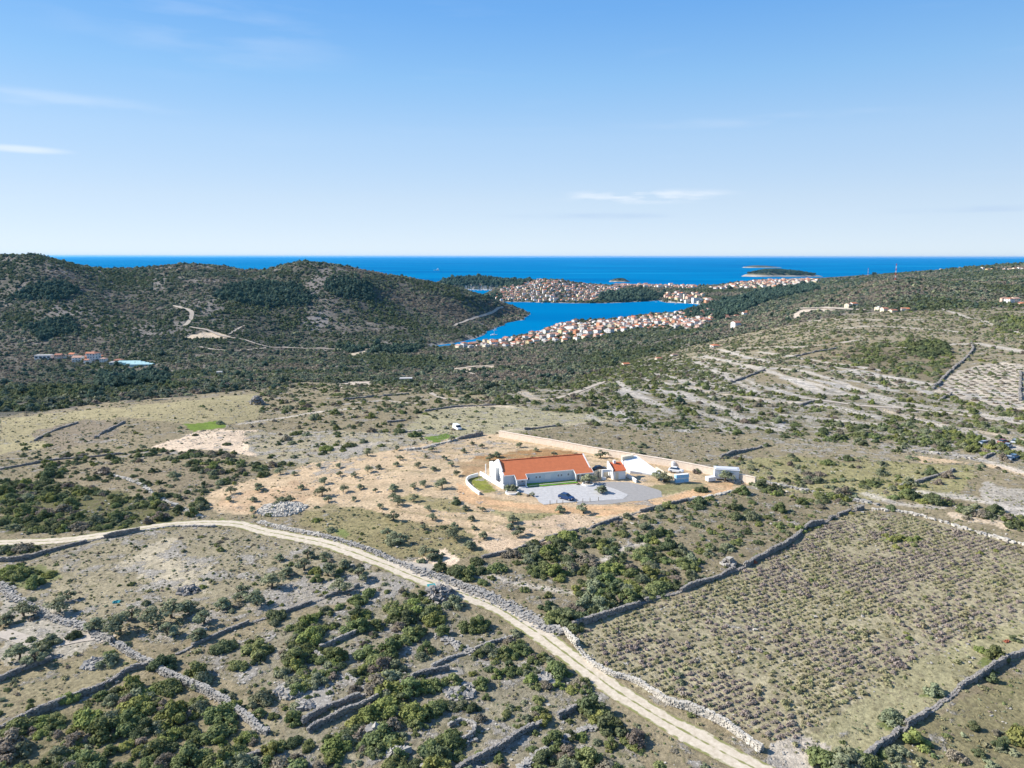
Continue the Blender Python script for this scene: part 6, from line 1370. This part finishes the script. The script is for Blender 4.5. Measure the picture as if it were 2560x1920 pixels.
def greenhouse(u,v,w,d,label,rz=.08):
    x,y,z=g1(u,v); t=empty('greenhouse',(x,y,z+.3),rz,label=label,cat='greenhouse',group='film greenhouses of the hamlet')
    m=MB(); pr=[(-d/2,-1.5)]+[(-d/2*math.cos(a),1.6+1.6*math.sin(a)) for a in [i*math.pi/10 for i in range(11)]]+[(d/2,-1.5)]
    m.xprism(pr,-w/2,w/2); m.build('film_cover',M['aqua'],t); f=MB()
    for i in range(7): xx=-w/2+i*w/6; f.box(xx-.08,xx+.08,-d/2-.05,-d/2,-1,1.6); f.box(xx-.08,xx+.08,-1,1,3.2,3.28)
    f.build('frame',M['steel'],t)
for i in range(4): greenhouse(326+i*10,908+i*2.2,28,7.5,('back','second','third','front')[i]+' greenhouse tunnel right of the hamlet')
block(870,963,17,10,.8,.1,'cream','sandy walled foundation plot behind the plateau','foundation',1) if False else None
# ------------------------------------------------------------ boats, masts
def boat(u,v,Lh,label,sail=True,ship=False,group=None,rz=0.,name=None,s=1):
    x,y=SP(u,v); t=empty(name or ('sailboat' if sail else 'motor_boat'),(float(x),float(y),0),rz,label=label,cat='ship' if ship else 'boat',group=group)
    B=Lh*.15; m=MB(); secs=[]
    for q,wf,zb in ((-.5,.75,-.3),(-.2,1,-.5),(.15,.95,-.5),(.38,.55,-.3),(.5,.05,.1)):
        zt=Lh*.09*(1+.5*abs(q)); secs.append([(q*Lh,-B*wf,zt),(q*Lh,-B*wf*.6,zb),(q*Lh,B*wf*.6,zb),(q*Lh,B*wf,zt)])
    m.loft(secs); m.build('hull',M['whitepaint'],t); c=MB(); zt=Lh*.09
    if ship:
        c.box(-.42*Lh,-.1*Lh,-B*.7,B*.7,zt,zt+Lh*.14); c.box(-.36*Lh,-.2*Lh,-B*.5,B*.5,zt+Lh*.141,zt+Lh*.24); c.box(-.30*Lh,-.25*Lh,-B*.2,B*.2,zt+Lh*.241,zt+Lh*.34)
    else: c.box(-.2*Lh,.15*Lh,-B*.5,B*.5,zt,zt+Lh*.07)
    c.build('cabin',M['whitepaint'],t)
    if sail:
        k=MB(); k.tube([(.05*Lh,0,zt),(.05*Lh,0,Lh*1.35)],Lh*.020,5); k.build('mast',M['steel'],t); k=MB(); k.tube([(.05*Lh,0,zt+Lh*.13),(-.35*Lh,0,zt+Lh*.12)],Lh*.014,5); k.build('boom',M['whitepaint'],t)
boat(1235,838,13,'white sailboat anchored in the inlet between the headland and the village',rz=.3)
boat(1091,676,62,'white ship out on the open sea left of the islands',sail=False,ship=True,name='ship',rz=3.3)
boat(1357,758,9,'white sailboat off the town shore',rz=.2); boat(1690,760,8,'white boat by the harbour quay',sail=False,rz=.4)
boat(1078,869,8,'small boat at the tip of the inlet',sail=False,rz=.6); boat(1092,868.5,7,'small white boat near the tip of the inlet',sail=False,rz=.5)
boat(1238,826,8,'small white boat moored at the headland shore',sail=False,rz=.3); boat(1275,804,7,'tiny boat near the point of the headland',sail=False,rz=.3)
boat(1652,754,8,'small boat left of the harbour quay',sail=False); boat(1640,755,7,'small boat in the bay off the wood',sail=False)
rb=random.Random(9)
for i in range(60):
    u=rb.uniform(1162,1262); boat(u,724.8+rb.uniform(-.3,1.9),rb.uniform(12,18),'white yacht moored in the marina behind the headland',group='yachts in the marina',rz=rb.choice([1.4,1.5,1.6]))
def mast(u,v,h,w,label):
    x,y,z=g1(u,v); t=empty('radio_mast',(x,y,z),0.4,label=label,cat='radio mast')
    n=8
    for k in range(n):
        m=MB(); a=w*(1-.6*k/n); b=w*(1-.6*(k+1)/n); z0=h*k/n; z1=h*(k+1)/n
        for sx,sy in ((-1,-1),(1,-1),(1,1),(-1,1)): m.tube([(sx*a,sy*a,z0),(sx*b,sy*b,z1)],w*.16,4)
        m.tube([(-a,-a,z0),(b,-b,z1)],w*.1,4); m.tube([(a,-a,z0),(-b,-b,z1)],w*.1,4); m.tube([(-a,a,z0),(b,b,z1)],w*.1,4)
        m.build('mast_section',M['redpaint' if k%2 else 'whitepaint'],t)
mast(2169,694,40,1.1,'left red and white radio mast against the sea'); mast(2237,706,28,.8,'right red and white radio mast on the dark hillside')
# ------------------------------------------------------------ sea haze
def haze(dens):
    m=bpy.data.materials.new('haze_air'); m.use_nodes=True; t=m.node_tree; t.nodes.clear(); v=N(t,'ShaderNodeVolumePrincipled'); v.inputs["Color"].default_value=(.10,.46,.80,1); v.inputs['Density'].default_value=dens; v.inputs['Anisotropy'].default_value=.2
    o=N(t,'ShaderNodeOutputMaterial'); L(t,v.outputs[0],o.inputs['Volume'])
    mb=MB(); Rr=121500; mb.box(-Rr,Rr,-Rr,Rr,-9,195); mb.build('haze',m,label='thin pale blue air over land and sea',cat='haze',kind='stuff')
HAZE=1.4e-5
if HAZE: haze(HAZE)
